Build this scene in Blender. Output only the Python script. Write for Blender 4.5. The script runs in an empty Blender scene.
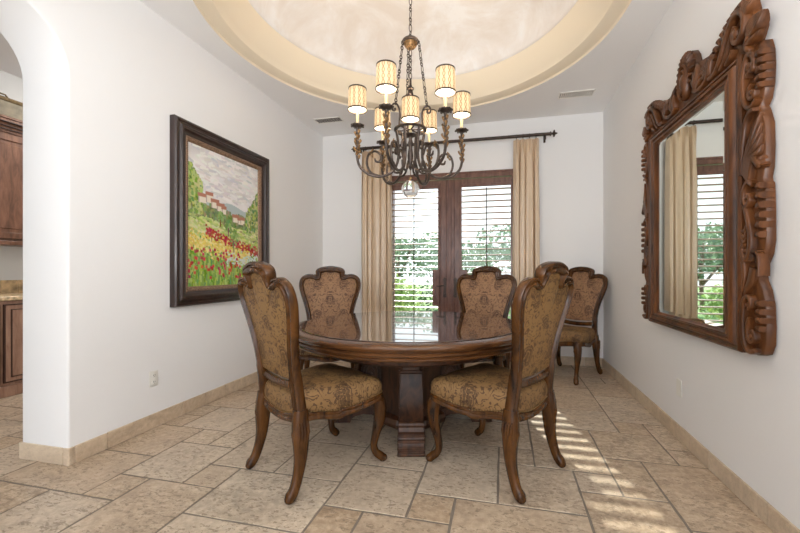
import bpy, math, random
import numpy as np
from mathutils import Vector, Matrix
PI = math.pi
random.seed(7)
scene = bpy.context.scene
COL = scene.collection

# ------------------------------------------------------------------ helpers
class MB:
    def __init__(s):
        s.v = []; s.f = []; s.m = []; s.sm = []
    def add(s, vs, fs, m=0, smooth=True):
        o = len(s.v); s.v += [tuple(p) for p in vs]
        for f in fs:
            s.f.append([i + o for i in f]); s.m.append(m); s.sm.append(smooth)
    def box(s, a, b, m=0, bev=0.0):
        x0, y0, z0 = a; x1, y1, z1 = b
        if bev <= 0:
            vs = [(x0,y0,z0),(x1,y0,z0),(x1,y1,z0),(x0,y1,z0),(x0,y0,z1),(x1,y0,z1),(x1,y1,z1),(x0,y1,z1)]
            fs = [(0,3,2,1),(4,5,6,7),(0,1,5,4),(1,2,6,5),(2,3,7,6),(3,0,4,7)]
            s.add(vs, fs, m, False); return
        d = bev
        vs = []; idx = {}
        for ix in (0, 1):
            for iy in (0, 1):
                for iz in (0, 1):
                    X = (x0, x1)[ix]; Y = (y0, y1)[iy]; Z = (z0, z1)[iz]
                    sx = d if ix == 0 else -d; sy = d if iy == 0 else -d; sz = d if iz == 0 else -d
                    for k, p in enumerate(((X, Y+sy, Z+sz), (X+sx, Y, Z+sz), (X+sx, Y+sy, Z))):
                        idx[(ix,iy,iz,k)] = len(vs); vs.append(p)
        fs = []
        g = lambda *a: idx[a]
        fs.append([g(0,0,0,0), g(0,0,1,0), g(0,1,1,0), g(0,1,0,0)])
        fs.append([g(1,0,0,0), g(1,1,0,0), g(1,1,1,0), g(1,0,1,0)])
        fs.append([g(0,0,0,1), g(1,0,0,1), g(1,0,1,1), g(0,0,1,1)])
        fs.append([g(0,1,0,1), g(0,1,1,1), g(1,1,1,1), g(1,1,0,1)])
        fs.append([g(0,0,0,2), g(0,1,0,2), g(1,1,0,2), g(1,0,0,2)])
        fs.append([g(0,0,1,2), g(1,0,1,2), g(1,1,1,2), g(0,1,1,2)])
        for a_ in (0, 1):
            for b_ in (0, 1):
                fs.append([g(a_,b_,0,0), g(a_,b_,1,0), g(a_,b_,1,1), g(a_,b_,0,1)])
                fs.append([g(a_,0,b_,0), g(a_,1,b_,0), g(a_,1,b_,2), g(a_,0,b_,2)])
                fs.append([g(0,a_,b_,1), g(1,a_,b_,1), g(1,a_,b_,2), g(0,a_,b_,2)])
        for ix in (0,1):
            for iy in (0,1):
                for iz in (0,1):
                    fs.append([g(ix,iy,iz,0), g(ix,iy,iz,1), g(ix,iy,iz,2)])
        s.add(vs, fs, m, False)
    def sweep(s, path, secs, ref=(0,1,0), closed=False, m=0, smooth=True, cap=True):
        """path: 3D points. secs: one section (list of (n,b)) or a section per point.
        n axis = tangent x ref, b axis ~ ref."""
        P = [Vector(p) for p in path]; n = len(P); ref = Vector(ref).normalized()
        per = isinstance(secs[0][0], (list, tuple))
        k = len(secs[0]) if per else len(secs)
        vs = []; last = None
        for i in range(n):
            if closed: t = P[(i+1) % n] - P[i-1]
            else: t = P[min(i+1, n-1)] - P[max(i-1, 0)]
            t.normalize()
            nn = t.cross(ref)
            if nn.length < 1e-4: nn = last or Vector((1,0,0))
            nn.normalize(); bb = nn.cross(t).normalized()
            last = nn
            sec = secs[i] if per else secs
            for (a, b) in sec: vs.append(P[i] + nn*a + bb*b)
        fs = []
        for i in range(n if closed else n-1):
            j = (i+1) % n
            for q in range(k):
                r = (q+1) % k
                fs.append((i*k+q, i*k+r, j*k+r, j*k+q))
        if cap and not closed:
            fs.append(list(range(k))[::-1]); fs.append([(n-1)*k+q for q in range(k)])
        s.add(vs, fs, m, smooth)
    def tube(s, path, r, n=8, m=0, ref=None, closed=False, cap=True):
        N = len(path)
        rs = r if isinstance(r, (list, tuple)) else [r]*N
        if ref is None:
            # parallel transport
            P = [Vector(p) for p in path]; vs = []
            T = []
            for i in range(N):
                t = (P[(i+1) % N]-P[i-1]) if closed else (P[min(i+1,N-1)]-P[max(i-1,0)])
                T.append(t.normalized() if t.length > 1e-9 else Vector((0,0,1)))
            u = T[0].orthogonal().normalized()
            for i in range(N):
                u = (u - T[i]*u.dot(T[i]))
                u = u.normalized() if u.length > 1e-6 else T[i].orthogonal().normalized()
                w = T[i].cross(u)
                ri = rs[i]; ra, rb = ri if isinstance(ri, (tuple, list)) else (ri, ri)
                for q in range(n):
                    a = 2*PI*q/n
                    vs.append(P[i] + u*math.cos(a)*ra + w*math.sin(a)*rb)
            fs = []
            for i in range(N if closed else N-1):
                j = (i+1) % N
                for q in range(n):
                    e = (q+1) % n
                    fs.append((i*n+q, i*n+e, j*n+e, j*n+q))
            if cap and not closed:
                fs.append(list(range(n))[::-1]); fs.append([(N-1)*n+q for q in range(n)])
            s.add(vs, fs, m, True)
        else:
            secs = [ellipse(*(x if isinstance(x, (tuple, list)) else (x, x)), n) for x in rs]
            s.sweep(path, secs, ref, closed, m, True, cap)
    def lathe(s, prof, c=(0,0,0), n=24, m=0, smooth=True, cap=True, a0=0):
        vs = []; k = len(prof)
        for i in range(n):
            a = 2*PI*i/n + a0
            for r, z in prof: vs.append((c[0]+r*math.cos(a), c[1]+r*math.sin(a), c[2]+z))
        fs = []
        for i in range(n):
            j = (i+1) % n
            for q in range(k-1): fs.append((i*k+q, j*k+q, j*k+q+1, i*k+q+1))
        if cap:
            if prof[0][0] > 1e-5: fs.append([i*k for i in range(n)][::-1])
            if prof[-1][0] > 1e-5: fs.append([i*k+k-1 for i in range(n)])
        s.add(vs, fs, m, smooth)
    def prism(s, poly, y0, y1, m=0, bev=0.0):
        """polygon in xz, extruded along y (front = y0); optional bevelled front"""
        n = len(poly)
        cx = sum(p[0] for p in poly)/n; cz = sum(p[1] for p in poly)/n
        vs = [(x, y1, z) for x, z in poly]
        if bev > 0:
            sg = -1 if y0 < y1 else 1
            vs += [(x, y0 - sg*bev, z) for x, z in poly]
            ins = inset(poly, bev)
            vs += [(x, y0, z) for x, z in ins]
            rings = 3
        else:
            vs += [(x, y0, z) for x, z in poly]; rings = 2
        fs = []
        for r in range(rings-1):
            for i in range(n):
                j = (i+1) % n
                fs.append((r*n+i, r*n+j, (r+1)*n+j, (r+1)*n+i))
        fs.append([(rings-1)*n+i for i in range(n)]); fs.append([i for i in range(n)][::-1])
        s.add(vs, fs, m, False)
    def ball(s, c, r, n=10, m=0, sc=(1,1,1)):
        prof = [(math.sin(PI*i/n)*r, -math.cos(PI*i/n)*r) for i in range(n+1)]
        prof[0] = (0, -r); prof[-1] = (0, r)
        o = len(s.v); s.lathe(prof, (0,0,0), n*2, m, True, False)
        for i in range(o, len(s.v)):
            p = s.v[i]; s.v[i] = (c[0]+p[0]*sc[0], c[1]+p[1]*sc[1], c[2]+p[2]*sc[2])
    def build(s, name, mats, parent=None, angle=40, recalc=True):
        me = bpy.data.meshes.new(name)
        me.from_pydata(s.v, [], s.f)
        if not isinstance(mats, (list, tuple)): mats = [mats]
        for mt in mats: me.materials.append(mt)
        for p, mi, sm in zip(me.polygons, s.m, s.sm):
            p.material_index = mi; p.use_smooth = sm
        if recalc:
            import bmesh
            bm = bmesh.new(); bm.from_mesh(me)
            bmesh.ops.remove_doubles(bm, verts=bm.verts, dist=1e-6)
            bmesh.ops.recalc_face_normals(bm, faces=bm.faces)
            bm.to_mesh(me); bm.free()
        me.update()
        try: me.set_sharp_from_angle(angle=math.radians(angle))
        except Exception: pass
        o = bpy.data.objects.new(name, me); COL.objects.link(o)
        if parent is not None: o.parent = parent
        return o

def inset(poly, d):
    n = len(poly); out = []
    area = sum(poly[i][0]*poly[(i+1)%n][1]-poly[(i+1)%n][0]*poly[i][1] for i in range(n))
    sg = 1 if area > 0 else -1
    for i in range(n):
        p0 = Vector(poly[i-1]); p1 = Vector(poly[i]); p2 = Vector(poly[(i+1) % n])
        a = (p1-p0); b = (p2-p1)
        if a.length < 1e-9: a = b.copy()
        if b.length < 1e-9: b = a.copy()
        t = (a.normalized()+b.normalized())
        if t.length < 1e-6: t = a
        t.normalize(); nrm = Vector((-t.y, t.x))*sg
        out.append((p1.x+nrm.x*d, p1.y+nrm.y*d))
    return out
def ellipse(a, b, n=10): return [(a*math.cos(2*PI*i/n), b*math.sin(2*PI*i/n)) for i in range(n)]
def rrect(a, b, r=0.35):
    """rounded rectangle section, half sizes a,b"""
    pts = []
    for cx, cy, t0 in ((1,1,0),(-1,1,90),(-1,-1,180),(1,-1,270)):
        rr = min(a, b)*r*2
        for k in range(3):
            t = math.radians(t0+45*k)
            pts.append((cx*(a-rr)+rr*math.cos(t), cy*(b-rr)+rr*math.sin(t)))
    return pts
def spline(pts, n=6, closed=False):
    P = [Vector(p) for p in pts]; N = len(P); out = []
    for i in range(N if closed else N-1):
        if closed: p0, p1, p2, p3 = P[i-1], P[i], P[(i+1)%N], P[(i+2)%N]
        else: p0, p1, p2, p3 = P[max(i-1,0)], P[i], P[i+1], P[min(i+2,N-1)]
        for k in range(n):
            t = k/n
            out.append(0.5*((2*p1)+(p2-p0)*t+(2*p0-5*p1+4*p2-p3)*t*t+(3*p1-p0-3*p2+p3)*t**3))
    if not closed: out.append(P[-1].copy())
    return out
def interp(xs, ys, x):
    return float(np.interp(x, xs, ys))
def spiral(c, r0, r1, a0, a1, n=24):
    return [(c[0]+(r0+(r1-r0)*i/n)*math.cos(math.radians(a0+(a1-a0)*i/n)),
             c[1]+(r0+(r1-r0)*i/n)*math.sin(math.radians(a0+(a1-a0)*i/n))) for i in range(n+1)]
def tag(o, label, cat, group=None):
    o['label'] = label; o['category'] = cat
    if group: o['group'] = group
    return o
def empty(name, loc=(0,0,0), rz=0.0):
    o = bpy.data.objects.new(name, None); COL.objects.link(o)
    o.empty_display_size = 0.1
    o.location = loc; o.rotation_euler = (0, 0, rz); return o
def struct(o): o['kind'] = 'structure'; return o
def copy_tree(o, parent=None):
    c = o.copy(); COL.objects.link(c)
    if parent is not None: c.parent = parent
    for ch in [x for x in list(bpy.data.objects) if x.parent is o]: copy_tree(ch, c)
    return c

# ------------------------------------------------------------------ materials
class NT:
    def __init__(s, name):
        s.mat = bpy.data.materials.new(name); s.mat.use_nodes = True
        s.t = s.mat.node_tree; s.n = s.t.nodes
        s.b = next(x for x in s.n if x.type == 'BSDF_PRINCIPLED')
        s.out = next(x for x in s.n if x.type == 'OUTPUT_MATERIAL')
    def node(s, ty, **kw):
        x = s.n.new(ty)
        for k, v in kw.items():
            if k.startswith('i_'): x.inputs[k[2:].replace('_', ' ')].default_value = v
            else: setattr(x, k, v)
        return x
    def l(s, a, b): s.t.links.new(a, b)
    def coord(s, scale=(1,1,1), rot=(0,0,0), kind='Object'):
        c = s.node('ShaderNodeTexCoord'); m = s.node('ShaderNodeMapping')
        m.inputs['Scale'].default_value = scale; m.inputs['Rotation'].default_value = rot
        s.l(c.outputs[kind], m.inputs['Vector']); return m.outputs['Vector']
    def noise(s, vec, scale, detail=4, rough=0.5, dist=0.0):
        x = s.node('ShaderNodeTexNoise'); x.inputs['Scale'].default_value = scale
        x.inputs['Detail'].default_value = detail; x.inputs['Roughness'].default_value = rough
        x.inputs['Distortion'].default_value = dist
        if vec is not None: s.l(vec, x.inputs['Vector'])
        return x.outputs['Fac']
    def ramp(s, fac, stops):
        r = s.node('ShaderNodeValToRGB'); e = r.color_ramp.elements
        while len(e) < len(stops): e.new(0.5)
        for k, (p, c) in enumerate(stops):
            e[k].position = p; e[k].color = (c[0], c[1], c[2], 1) if len(c) == 3 else c
        s.l(fac, r.inputs['Fac']); return r.outputs['Color']
    def math(s, op, a, b=None, c=None):
        x = s.node('ShaderNodeMath', operation=op)
        for k, q in enumerate((a, b, c)):
            if q is None: continue
            if isinstance(q, (int, float)): x.inputs[k].default_value = q
            else: s.l(q, x.inputs[k])
        return x.outputs[0]
    def mix(s, fac, a, b, blend='MIX'):
        x = s.node('ShaderNodeMix', data_type='RGBA', blend_type=blend)
        for k, q in ((0, fac), (6, a), (7, b)):
            if isinstance(q, (int, float)): x.inputs[k].default_value = q
            elif isinstance(q, tuple): x.inputs[k].default_value = (*q, 1) if len(q) == 3 else q
            else: s.l(q, x.inputs[k])
        return x.outputs[2]
    def bump(s, h, strength=0.3, dist=0.01):
        x = s.node('ShaderNodeBump'); x.inputs['Strength'].default_value = strength
        x.inputs['Distance'].default_value = dist; s.l(h, x.inputs['Height'])
        s.l(x.outputs['Normal'], s.b.inputs['Normal'])
    def set(s, **kw):
        for k, v in kw.items():
            k = k.replace('_', ' ')
            if k == 'Base Color' and isinstance(v, tuple): v = (*v, 1)
            if hasattr(v, 'is_output'): s.l(v, s.b.inputs[k])
            else: s.b.inputs[k].default_value = v
        return s.mat

def m_plain(name, col, rough=0.5, metal=0.0, nscale=12, amt=0.12, **kw):
    t = NT(name); v = t.coord()
    f = t.noise(v, nscale, 3)
    c = t.ramp(f, [(0.3, tuple(x*(1-amt) for x in col)), (0.7, tuple(min(1, x*(1+amt)) for x in col))])
    return t.set(Base_Color=c, Roughness=rough, Metallic=metal, **kw)
def m_wall(name, col):
    t = NT(name); v = t.coord()
    c = t.ramp(t.noise(v, 1.3, 3), [(0.3, tuple(x*0.985 for x in col)), (0.7, col)])
    t.bump(t.noise(v, 60, 4), 0.08, 0.004)
    return t.set(Base_Color=c, Roughness=0.75)
def m_wood(name, dark, light, rough=0.3, sc=(6, 6, 1.2), coat=0.3, k=4, spec=0.35):
    t = NT(name); v = t.coord(scale=sc)
    f = t.noise(v, k, 6, 0.6, 0.6)
    g = t.noise(t.coord(scale=(sc[0]*8, sc[1]*8, sc[2]*2)), 8, 3)
    big = t.noise(t.coord(), 3.1, 2)
    c = t.ramp(f, [(0.3, dark), (0.68, light)])
    c = t.mix(t.math('MULTIPLY', g, 0.35), c, tuple(x*0.45 for x in dark))
    c = t.mix(t.math('MULTIPLY', big, 0.3), c, dark)
    t.bump(g, 0.12, 0.003)
    return t.set(Base_Color=c, Roughness=rough, Specular_IOR_Level=spec, Coat_Weight=coat, Coat_Roughness=0.15)

M = {}
M['wall'] = m_wall('wall_paint', (0.83, 0.825, 0.82))
M['ceil'] = m_wall('ceiling_paint', (0.87, 0.86, 0.85))
M['cove'] = m_wall('cove_tan_paint', (0.87, 0.76, 0.585))
def mk():
    t = NT('dome_plaster'); v = t.coord()
    f = t.noise(v, 1.6, 5, 0.65, 0.8); g = t.noise(v, 5, 4, 0.6, 0.4)
    c = t.ramp(f, [(0.38, (0.76, 0.69, 0.62)), (0.5, (0.82, 0.77, 0.72)), (0.60, (0.88, 0.86, 0.84))])
    c = t.mix(t.math('MULTIPLY', g, 0.25), c, (0.88, 0.86, 0.84))
    t.bump(g, 0.1, 0.01)
    return t.set(Base_Color=c, Roughness=0.85)
M['dome'] = mk()
def mk_trav(name, k2, kp, lift):
    t = NT(name); v = t.coord()
    at = t.node('ShaderNodeAttribute', attribute_name='tile')
    sep = t.node('ShaderNodeSeparateColor'); t.l(at.outputs['Color'], sep.inputs['Color'])
    off = t.node('ShaderNodeVectorMath', operation='MULTIPLY_ADD')
    t.l(at.outputs['Color'], off.inputs[0]); off.inputs[1].default_value = (37, 53, 11); t.l(v, off.inputs[2])
    vo = off.outputs[0]
    sv = t.node('ShaderNodeVectorMath', operation='MULTIPLY'); t.l(vo, sv.inputs[0]); sv.inputs[1].default_value = (0.55, 1.0, 1)
    f = t.noise(sv.outputs[0], 4.2, 9, 0.72, 1.1)
    f2 = t.noise(vo, 30, 6, 0.7)
    c = t.ramp(f, [(0.34, (0.12, 0.074, 0.042)), (0.44, (0.30, 0.200, 0.122)), (0.52, (0.46, 0.345, 0.235)), (0.64, (0.72, 0.60, 0.46))])
    c = t.mix(k2, c, t.ramp(f2, [(0.40, (0.12, 0.08, 0.05)), (0.51, (0.40, 0.305, 0.205)), (0.62, (0.66, 0.56, 0.43))]))
    # tile to tile variation
    c = t.mix(t.math('MULTIPLY', sep.outputs[0], 0.45), c, (0.36, 0.235, 0.14))
    c = t.mix(t.math('MULTIPLY', sep.outputs[1], 0.36), c, (0.62, 0.56, 0.47))
    # travertine pits
    pv = t.node('ShaderNodeVectorMath', operation='MULTIPLY'); t.l(vo, pv.inputs[0]); pv.inputs[1].default_value = (26, 52, 40)
    p = t.noise(pv.outputs[0], 1.2, 4, 0.7, 0.3)
    clump = t.noise(vo, 7, 3)
    pit = t.math('MULTIPLY', t.math('GREATER_THAN', p, 0.56), t.math('GREATER_THAN', clump, 0.46))
    c = t.mix(t.math('MULTIPLY', pit, kp), c, (0.13, 0.088, 0.055))
    c = t.mix(lift, c, (0.82, 0.65, 0.46))
    h = t.math('SUBTRACT', t.math('MULTIPLY', f2, 0.25), pit)
    t.bump(h, 0.22, 0.006)
    r = t.math('ADD', 0.25, t.math('MULTIPLY', f, 0.28))
    return t.set(Base_Color=c, Roughness=r, Specular_IOR_Level=0.4)
M['tile'] = mk_trav('travertine', 0.50, 0.72, 0.12)
M['btile'] = mk_trav('travertine_skirting', 0.25, 0.25, 0.36)
M['grout'] = m_plain('grout', (0.20, 0.165, 0.13), 0.85, 0, 30)
M['wood'] = m_wood('carved_walnut', (0.013, 0.0045, 0.002), (0.165, 0.062, 0.013), 0.27, coat=0.05)
M['wood_t'] = m_wood('table_walnut', (0.020, 0.008, 0.004), (0.125, 0.050, 0.022), 0.42, coat=0.05)
M['wood_rim'] = m_wood('table_rim_wood', (0.035, 0.012, 0.005), (0.20, 0.080, 0.024), 0.24, sc=(1.5, 1.5, 22), coat=0.2)
M['wood_m'] = m_wood('mirror_carved_wood', (0.016, 0.005, 0.002), (0.235, 0.082, 0.024), 0.36, coat=0.03, k=2.2)
M['wood_d'] = m_wood('door_wood', (0.10, 0.042, 0.030), (0.27, 0.13, 0.092), 0.35)
M['louver'] = m_wood('louver_wood_skylit', (0.38, 0.265, 0.21), (0.54, 0.41, 0.335), 0.35, sc=(1, 6, 6))  # brown wood made paler: sky light on the slats put into the colour
M['wood_c'] = m_wood('cabinet_wood', (0.10, 0.042, 0.022), (0.30, 0.14, 0.08), 0.4)
M['wood_cl'] = m_wood('cabinet_base_wood', (0.28, 0.15, 0.10), (0.52, 0.32, 0.22), 0.45)
M['glaze'] = m_plain('dark_glaze_line', (0.05, 0.02, 0.013), 0.5)
M['pframe'] = m_wood('dark_picture_frame', (0.018, 0.009, 0.007), (0.05, 0.025, 0.02), 0.3, coat=0.5)
M['pliner'] = m_plain('bronze_frame_liner', (0.26, 0.16, 0.10), 0.4, 0.3, 80, 0.4)
M['iron'] = m_plain('dark_bronze_iron', (0.075, 0.055, 0.045), 0.40, 0.6, 25, 0.45)
M['gold'] = m_plain('aged_gold_leaf', (0.24, 0.135, 0.055), 0.42, 0.5, 60, 0.7)
M['rod'] = m_plain('black_bronze', (0.055, 0.038, 0.03), 0.45, 0.5, 25, 0.3)
M['candle'] = m_plain('ivory_candle_sleeve', (0.86, 0.73, 0.44), 0.5, 0, 20, 0.05)
M['plastic'] = m_plain('ivory_plastic', (0.80, 0.79, 0.74), 0.4, 0, 4, 0.03)
M['slot'] = m_plain('dark_slot', (0.06, 0.05, 0.045), 0.6)
M['vent'] = m_plain('vent_metal', (0.86, 0.83, 0.78), 0.5)
M['ventdark'] = m_plain('vent_cavity', (0.12, 0.10, 0.09), 0.7)
M['brass'] = m_plain('brass_nail', (0.28, 0.18, 0.08), 0.35, 0.8, 50, 0.2)
M['leather'] = m_plain('brown_gimp_trim', (0.07, 0.035, 0.018), 0.5)
M['counter'] = m_plain('granite_counter', (0.62, 0.47, 0.28), 0.25, 0, 40, 0.4)
M['splash'] = m_plain('stone_backsplash', (0.52, 0.37, 0.20), 0.4, 0, 14, 0.5)
M['redvase'] = m_plain('red_ceramic', (0.28, 0.07, 0.045), 0.35)
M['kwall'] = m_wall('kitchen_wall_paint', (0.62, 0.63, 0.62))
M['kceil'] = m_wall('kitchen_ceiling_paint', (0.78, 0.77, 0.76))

def mk_top():
    t = NT('polished_table_top'); v = t.coord(scale=(1.2, 8, 1), rot=(0, 0, 0.2))
    f = t.noise(v, 3, 6, 0.6, 1.0)
    c = t.ramp(f, [(0.3, (0.022, 0.010, 0.008)), (0.7, (0.075, 0.036, 0.024))])
    return t.set(Base_Color=c, Roughness=0.12, Coat_Weight=1.0, Coat_Roughness=0.02, Coat_IOR=1.9, Specular_IOR_Level=0.7)
M['top'] = mk_top()

def mk_damask(name, ax, gold, tan, brown):
    t = NT(name); c0 = t.node('ShaderNodeTexCoord')
    sep = t.node('ShaderNodeSeparateXYZ'); t.l(c0.outputs['Object'], sep.inputs[0])
    x = sep.outputs[0]; z = sep.outputs[2 if ax == 'z' else 1]
    comb = t.node('ShaderNodeCombineXYZ')
    xa = t.math('ABSOLUTE', x)
    t.l(xa, comb.inputs[0]); t.l(z, comb.inputs[1])
    v = comb.outputs[0]
    comb3 = t.node('ShaderNodeCombineXYZ'); t.l(xa, comb3.inputs[0]); t.l(sep.outputs[1], comb3.inputs[1]); t.l(sep.outputs[2], comb3.inputs[2])
    v = comb3.outputs[0]
    nz = t.math('SUBTRACT', t.noise(v, 20, 2, 0.5), 0.5)
    kx, kz = 2*PI/0.26, 2*PI/0.30
    u = t.math('COSINE', t.math('ADD', t.math('MULTIPLY', x, kx), t.math('MULTIPLY', nz, 1.6)))
    w = t.math('COSINE', t.math('ADD', t.math('MULTIPLY', t.math('SUBTRACT', z, 0.86 if ax == 'z' else 0.0), kz), t.math('MULTIPLY', nz, 1.8)))
    lat = t.math('MULTIPLY', u, w)
    cn = t.math('FRACT', t.math('MULTIPLY', t.noise(v, 13, 1.0, 0.4, 1.3), 6.0))
    vine = t.math('LESS_THAN', cn, 0.45)
    vine2 = t.math('GREATER_THAN', t.noise(v, 38, 2, 0.5, 1.0), 0.53)
    vine = t.math('MAXIMUM', t.math('MULTIPLY', vine, vine2), t.math('MULTIPLY', t.math('LESS_THAN', cn, 0.16), 1.0))
    petal = t.math('FRACT', t.math('ADD', t.math('MULTIPLY', lat, 4.6), t.math('MULTIPLY', nz, 3.5)))
    med = t.math('MULTIPLY', t.math('GREATER_THAN', t.math('ADD', lat, t.math('MULTIPLY', nz, 1.2)), 0.50), t.math('GREATER_THAN', petal, 0.30))
    weave = t.noise(v, 350, 2)
    c = t.mix(t.math('MULTIPLY', t.noise(v, 9, 3), 0.9), gold, tan)
    c = t.mix(t.math('MULTIPLY', vine, 0.80), c, brown)
    c = t.mix(t.math('MULTIPLY', med, 0.66), c, tuple(q*0.75 for q in brown))
    c = t.mix(t.math('MULTIPLY', weave, 0.35), c, tuple(q*0.55 for q in brown))
    t.bump(t.math('ADD', t.math('MULTIPLY', vine, 0.6), t.math('MULTIPLY', weave, 0.5)), 0.25, 0.002)
    return t.set(Base_Color=c, Roughness=0.55, Specular_IOR_Level=0.25)
M['dam_front'] = mk_damask('damask_front', 'z', (0.37, 0.215, 0.110), (0.29, 0.150, 0.075), (0.070, 0.030, 0.020))
M['dam_back'] = mk_damask('damask_back', 'z', (0.33, 0.195, 0.072), (0.23, 0.120, 0.042), (0.075, 0.033, 0.016))
M['dam_seat'] = mk_damask('damask_seat', 'y', (0.33, 0.195, 0.078), (0.20, 0.108, 0.044), (0.060, 0.028, 0.015))

def mk():
    t = NT('curtain_satin')
    v = t.coord(scale=(8, 8, 2))
    c = t.ramp(t.noise(v, 3, 4), [(0.3, (0.60, 0.455, 0.31)), (0.7, (0.65, 0.50, 0.35))])
    t.bump(t.noise(t.coord(), 300, 2), 0.1, 0.001)
    return t.set(Base_Color=c, Roughness=0.34, Specular_IOR_Level=0.8)
M['curtain'] = mk()
def mk():
    t = NT('window_glass')
    tr = t.node('ShaderNodeBsdfTransparent'); tr.inputs[0].default_value = (0.96, 0.98, 0.97, 1)
    gl = t.node('ShaderNodeBsdfGlossy'); gl.inputs['Roughness'].default_value = 0.02
    fr = t.node('ShaderNodeFresnel'); fr.inputs[0].default_value = 1.45
    mx = t.node('ShaderNodeMixShader'); t.l(fr.outputs[0], mx.inputs[0]); t.l(tr.outputs[0], mx.inputs[1]); t.l(gl.outputs[0], mx.inputs[2])
    t.l(mx.outputs[0], t.out.inputs[0]); return t.mat
M['glass'] = mk()
t = NT('mirror_silver'); M['mirror'] = t.set(Base_Color=(0.88, 0.93, 0.88), Metallic=1.0, Roughness=0.02)
t = NT('crystal'); M['crystal'] = t.set(Base_Color=(0.97, 0.98, 0.99), Transmission_Weight=1.0, Roughness=0.03, IOR=1.45)
def mk():
    t = NT('lamp_shade_fabric'); c0 = t.node('ShaderNodeTexCoord'); sep = t.node('ShaderNodeSeparateXYZ')
    t.l(c0.outputs['Object'], sep.inputs[0])
    ang = t.math('ARCTAN2', sep.outputs[1], sep.outputs[0])
    z = t.math('MULTIPLY', sep.outputs[2], 2*PI/0.085)
    lens = t.math('MULTIPLY', t.math('SINE', z), 1.25)
    a1 = t.math('SINE', t.math('ADD', t.math('MULTIPLY', ang, 11), lens))
    a2 = t.math('SINE', t.math('SUBTRACT', t.math('MULTIPLY', ang, 11), lens))
    line = t.math('MAXIMUM', t.math('GREATER_THAN', a1, 0.87), t.math('GREATER_THAN', a2, 0.87))
    zz = t.math('ABSOLUTE', t.math('DIVIDE', sep.outputs[2], 0.10))
    hot = t.math('SUBTRACT', 1.0, t.math('MULTIPLY', t.math('MULTIPLY', zz, zz), 0.45))
    c = t.mix(t.math('MULTIPLY', line, 0.8), (1.0, 0.70, 0.38), (0.50, 0.25, 0.09))
    t.l(c, t.b.inputs['Emission Color'])
    t.l(t.math('MULTIPLY', hot, 0.50), t.b.inputs['Emission Strength'])
    return t.set(Base_Color=t.mix(line, (0.50, 0.38, 0.24), (0.25, 0.14, 0.07)), Roughness=0.7)
M['shade'] = mk()
t = NT('shade_lining'); M['lining'] = t.set(Base_Color=(0.9, 0.82, 0.68), Roughness=0.6, Emission_Color=(1, 0.86, 0.62, 1), Emission_Strength=0.08)
t = NT('bulb_glow'); M['bulb'] = t.set(Base_Color=(1, 0.9, 0.75), Roughness=0.4, Emission_Color=(1, 0.8, 0.5, 1), Emission_Strength=6.0)
def m_leaf(name, a, b):
    t = NT(name); v = t.coord()
    c = t.ramp(t.noise(v, 2.5, 3), [(0.35, a), (0.65, b)])
    tr = t.node('ShaderNodeBsdfTranslucent'); t.l(c, tr.inputs[0])
    mx = t.node('ShaderNodeMixShader'); mx.inputs[0].default_value = 0.35
    t.set(Base_Color=c, Roughness=0.5)
    t.l(t.b.outputs[0], mx.inputs[1]); t.l(tr.outputs[0], mx.inputs[2]); t.l(mx.outputs[0], t.out.inputs[0])
    return t.mat
M['leaf1'] = m_leaf('leaf_dark', (0.035, 0.085, 0.028), (0.11, 0.20, 0.07))
M['leaf2'] = m_leaf('leaf_light', (0.16, 0.30, 0.08), (0.42, 0.52, 0.16))
M['leaf3'] = m_leaf('leaf_grey', (0.09, 0.17, 0.09), (0.22, 0.32, 0.19))
M['grass'] = m_plain('lawn_grass', (0.20, 0.33, 0.09), 0.9, 0, 3, 0.4)
M['bark'] = m_plain('bark', (0.16, 0.10, 0.07), 0.9, 0, 20, 0.4)
M['patio'] = m_plain('patio_stone', (0.55, 0.47, 0.38), 0.8, 0, 3, 0.15)
M['stucco'] = m_plain('garden_wall_stucco', (0.62, 0.52, 0.42), 0.9, 0, 10, 0.1)

# ------------------------------------------------------------------ room constants
XL, XR, YB, ZC = -2.492, 1.168, 4.886, 3.05
XO = -2.862           # outer face of left wall
KX = -5.0             # kitchen far wall
YF = -3.4             # room behind the camera ends (open)

# ------------------------------------------------------------------ floor
UX, UY, GX0, GY0 = 0.2077, 0.2050, -2.310, 1.480
known = [(-2,0,3,2),(1,0,1,1),(1,1,2,2),(3,1,1,1),(2,-2,2,3),(4,0,3,2),(5,2,2,2),(3,2,2,3),(7,0,1,1),(7,1,2,2),(9,1,1,1),
 (9,2,2,3),(11,4,1,1),(11,2,2,2),(15,2,2,3),(14,3,1,2),(13,3,1,1),(13,1,2,2),(10,0,3,2),(8,-1,2,2),(12,4,2,3),(15,8,2,3),(14,5,2,2),
 (15,7,1,1),(16,5,2,1),(16,6,2,2),(-1,2,2,2),(-1,4,1,1),(0,4,2,2),(1,3,1,1),(2,3,1,2),(-1,6,2,2),(12,7,3,2),(13,-2,2,3),(0,-2,2,2),(4,-2,3,2),(-2,-2,2,2)]
GI0, GI1, GJ0, GJ1 = -14, 18, -12, 17
occ = {}
tiles = []
def put(x, y, w, h):
    for i in range(x, x+w):
        for j in range(y, y+h):
            if (i, j) in occ: return False
    for i in range(x, x+w):
        for j in range(y, y+h): occ[(i, j)] = 1
    tiles.append((x, y, w, h)); return True
for k in known: put(*k)
rt = random.Random(3)
for j in range(GJ0, GJ1):
    for i in range(GI0, GI1):
        if (i, j) in occ: continue
        opts = [(3,2),(2,3),(2,2),(2,2),(3,2),(1,1)]
        rt.shuffle(opts)
        for w, h in opts + [(2,1),(1,2),(1,1)]:
            if put(i, j, w, h): break
fb = MB(); tcol = []
rr_ = random.Random(11)
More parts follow.
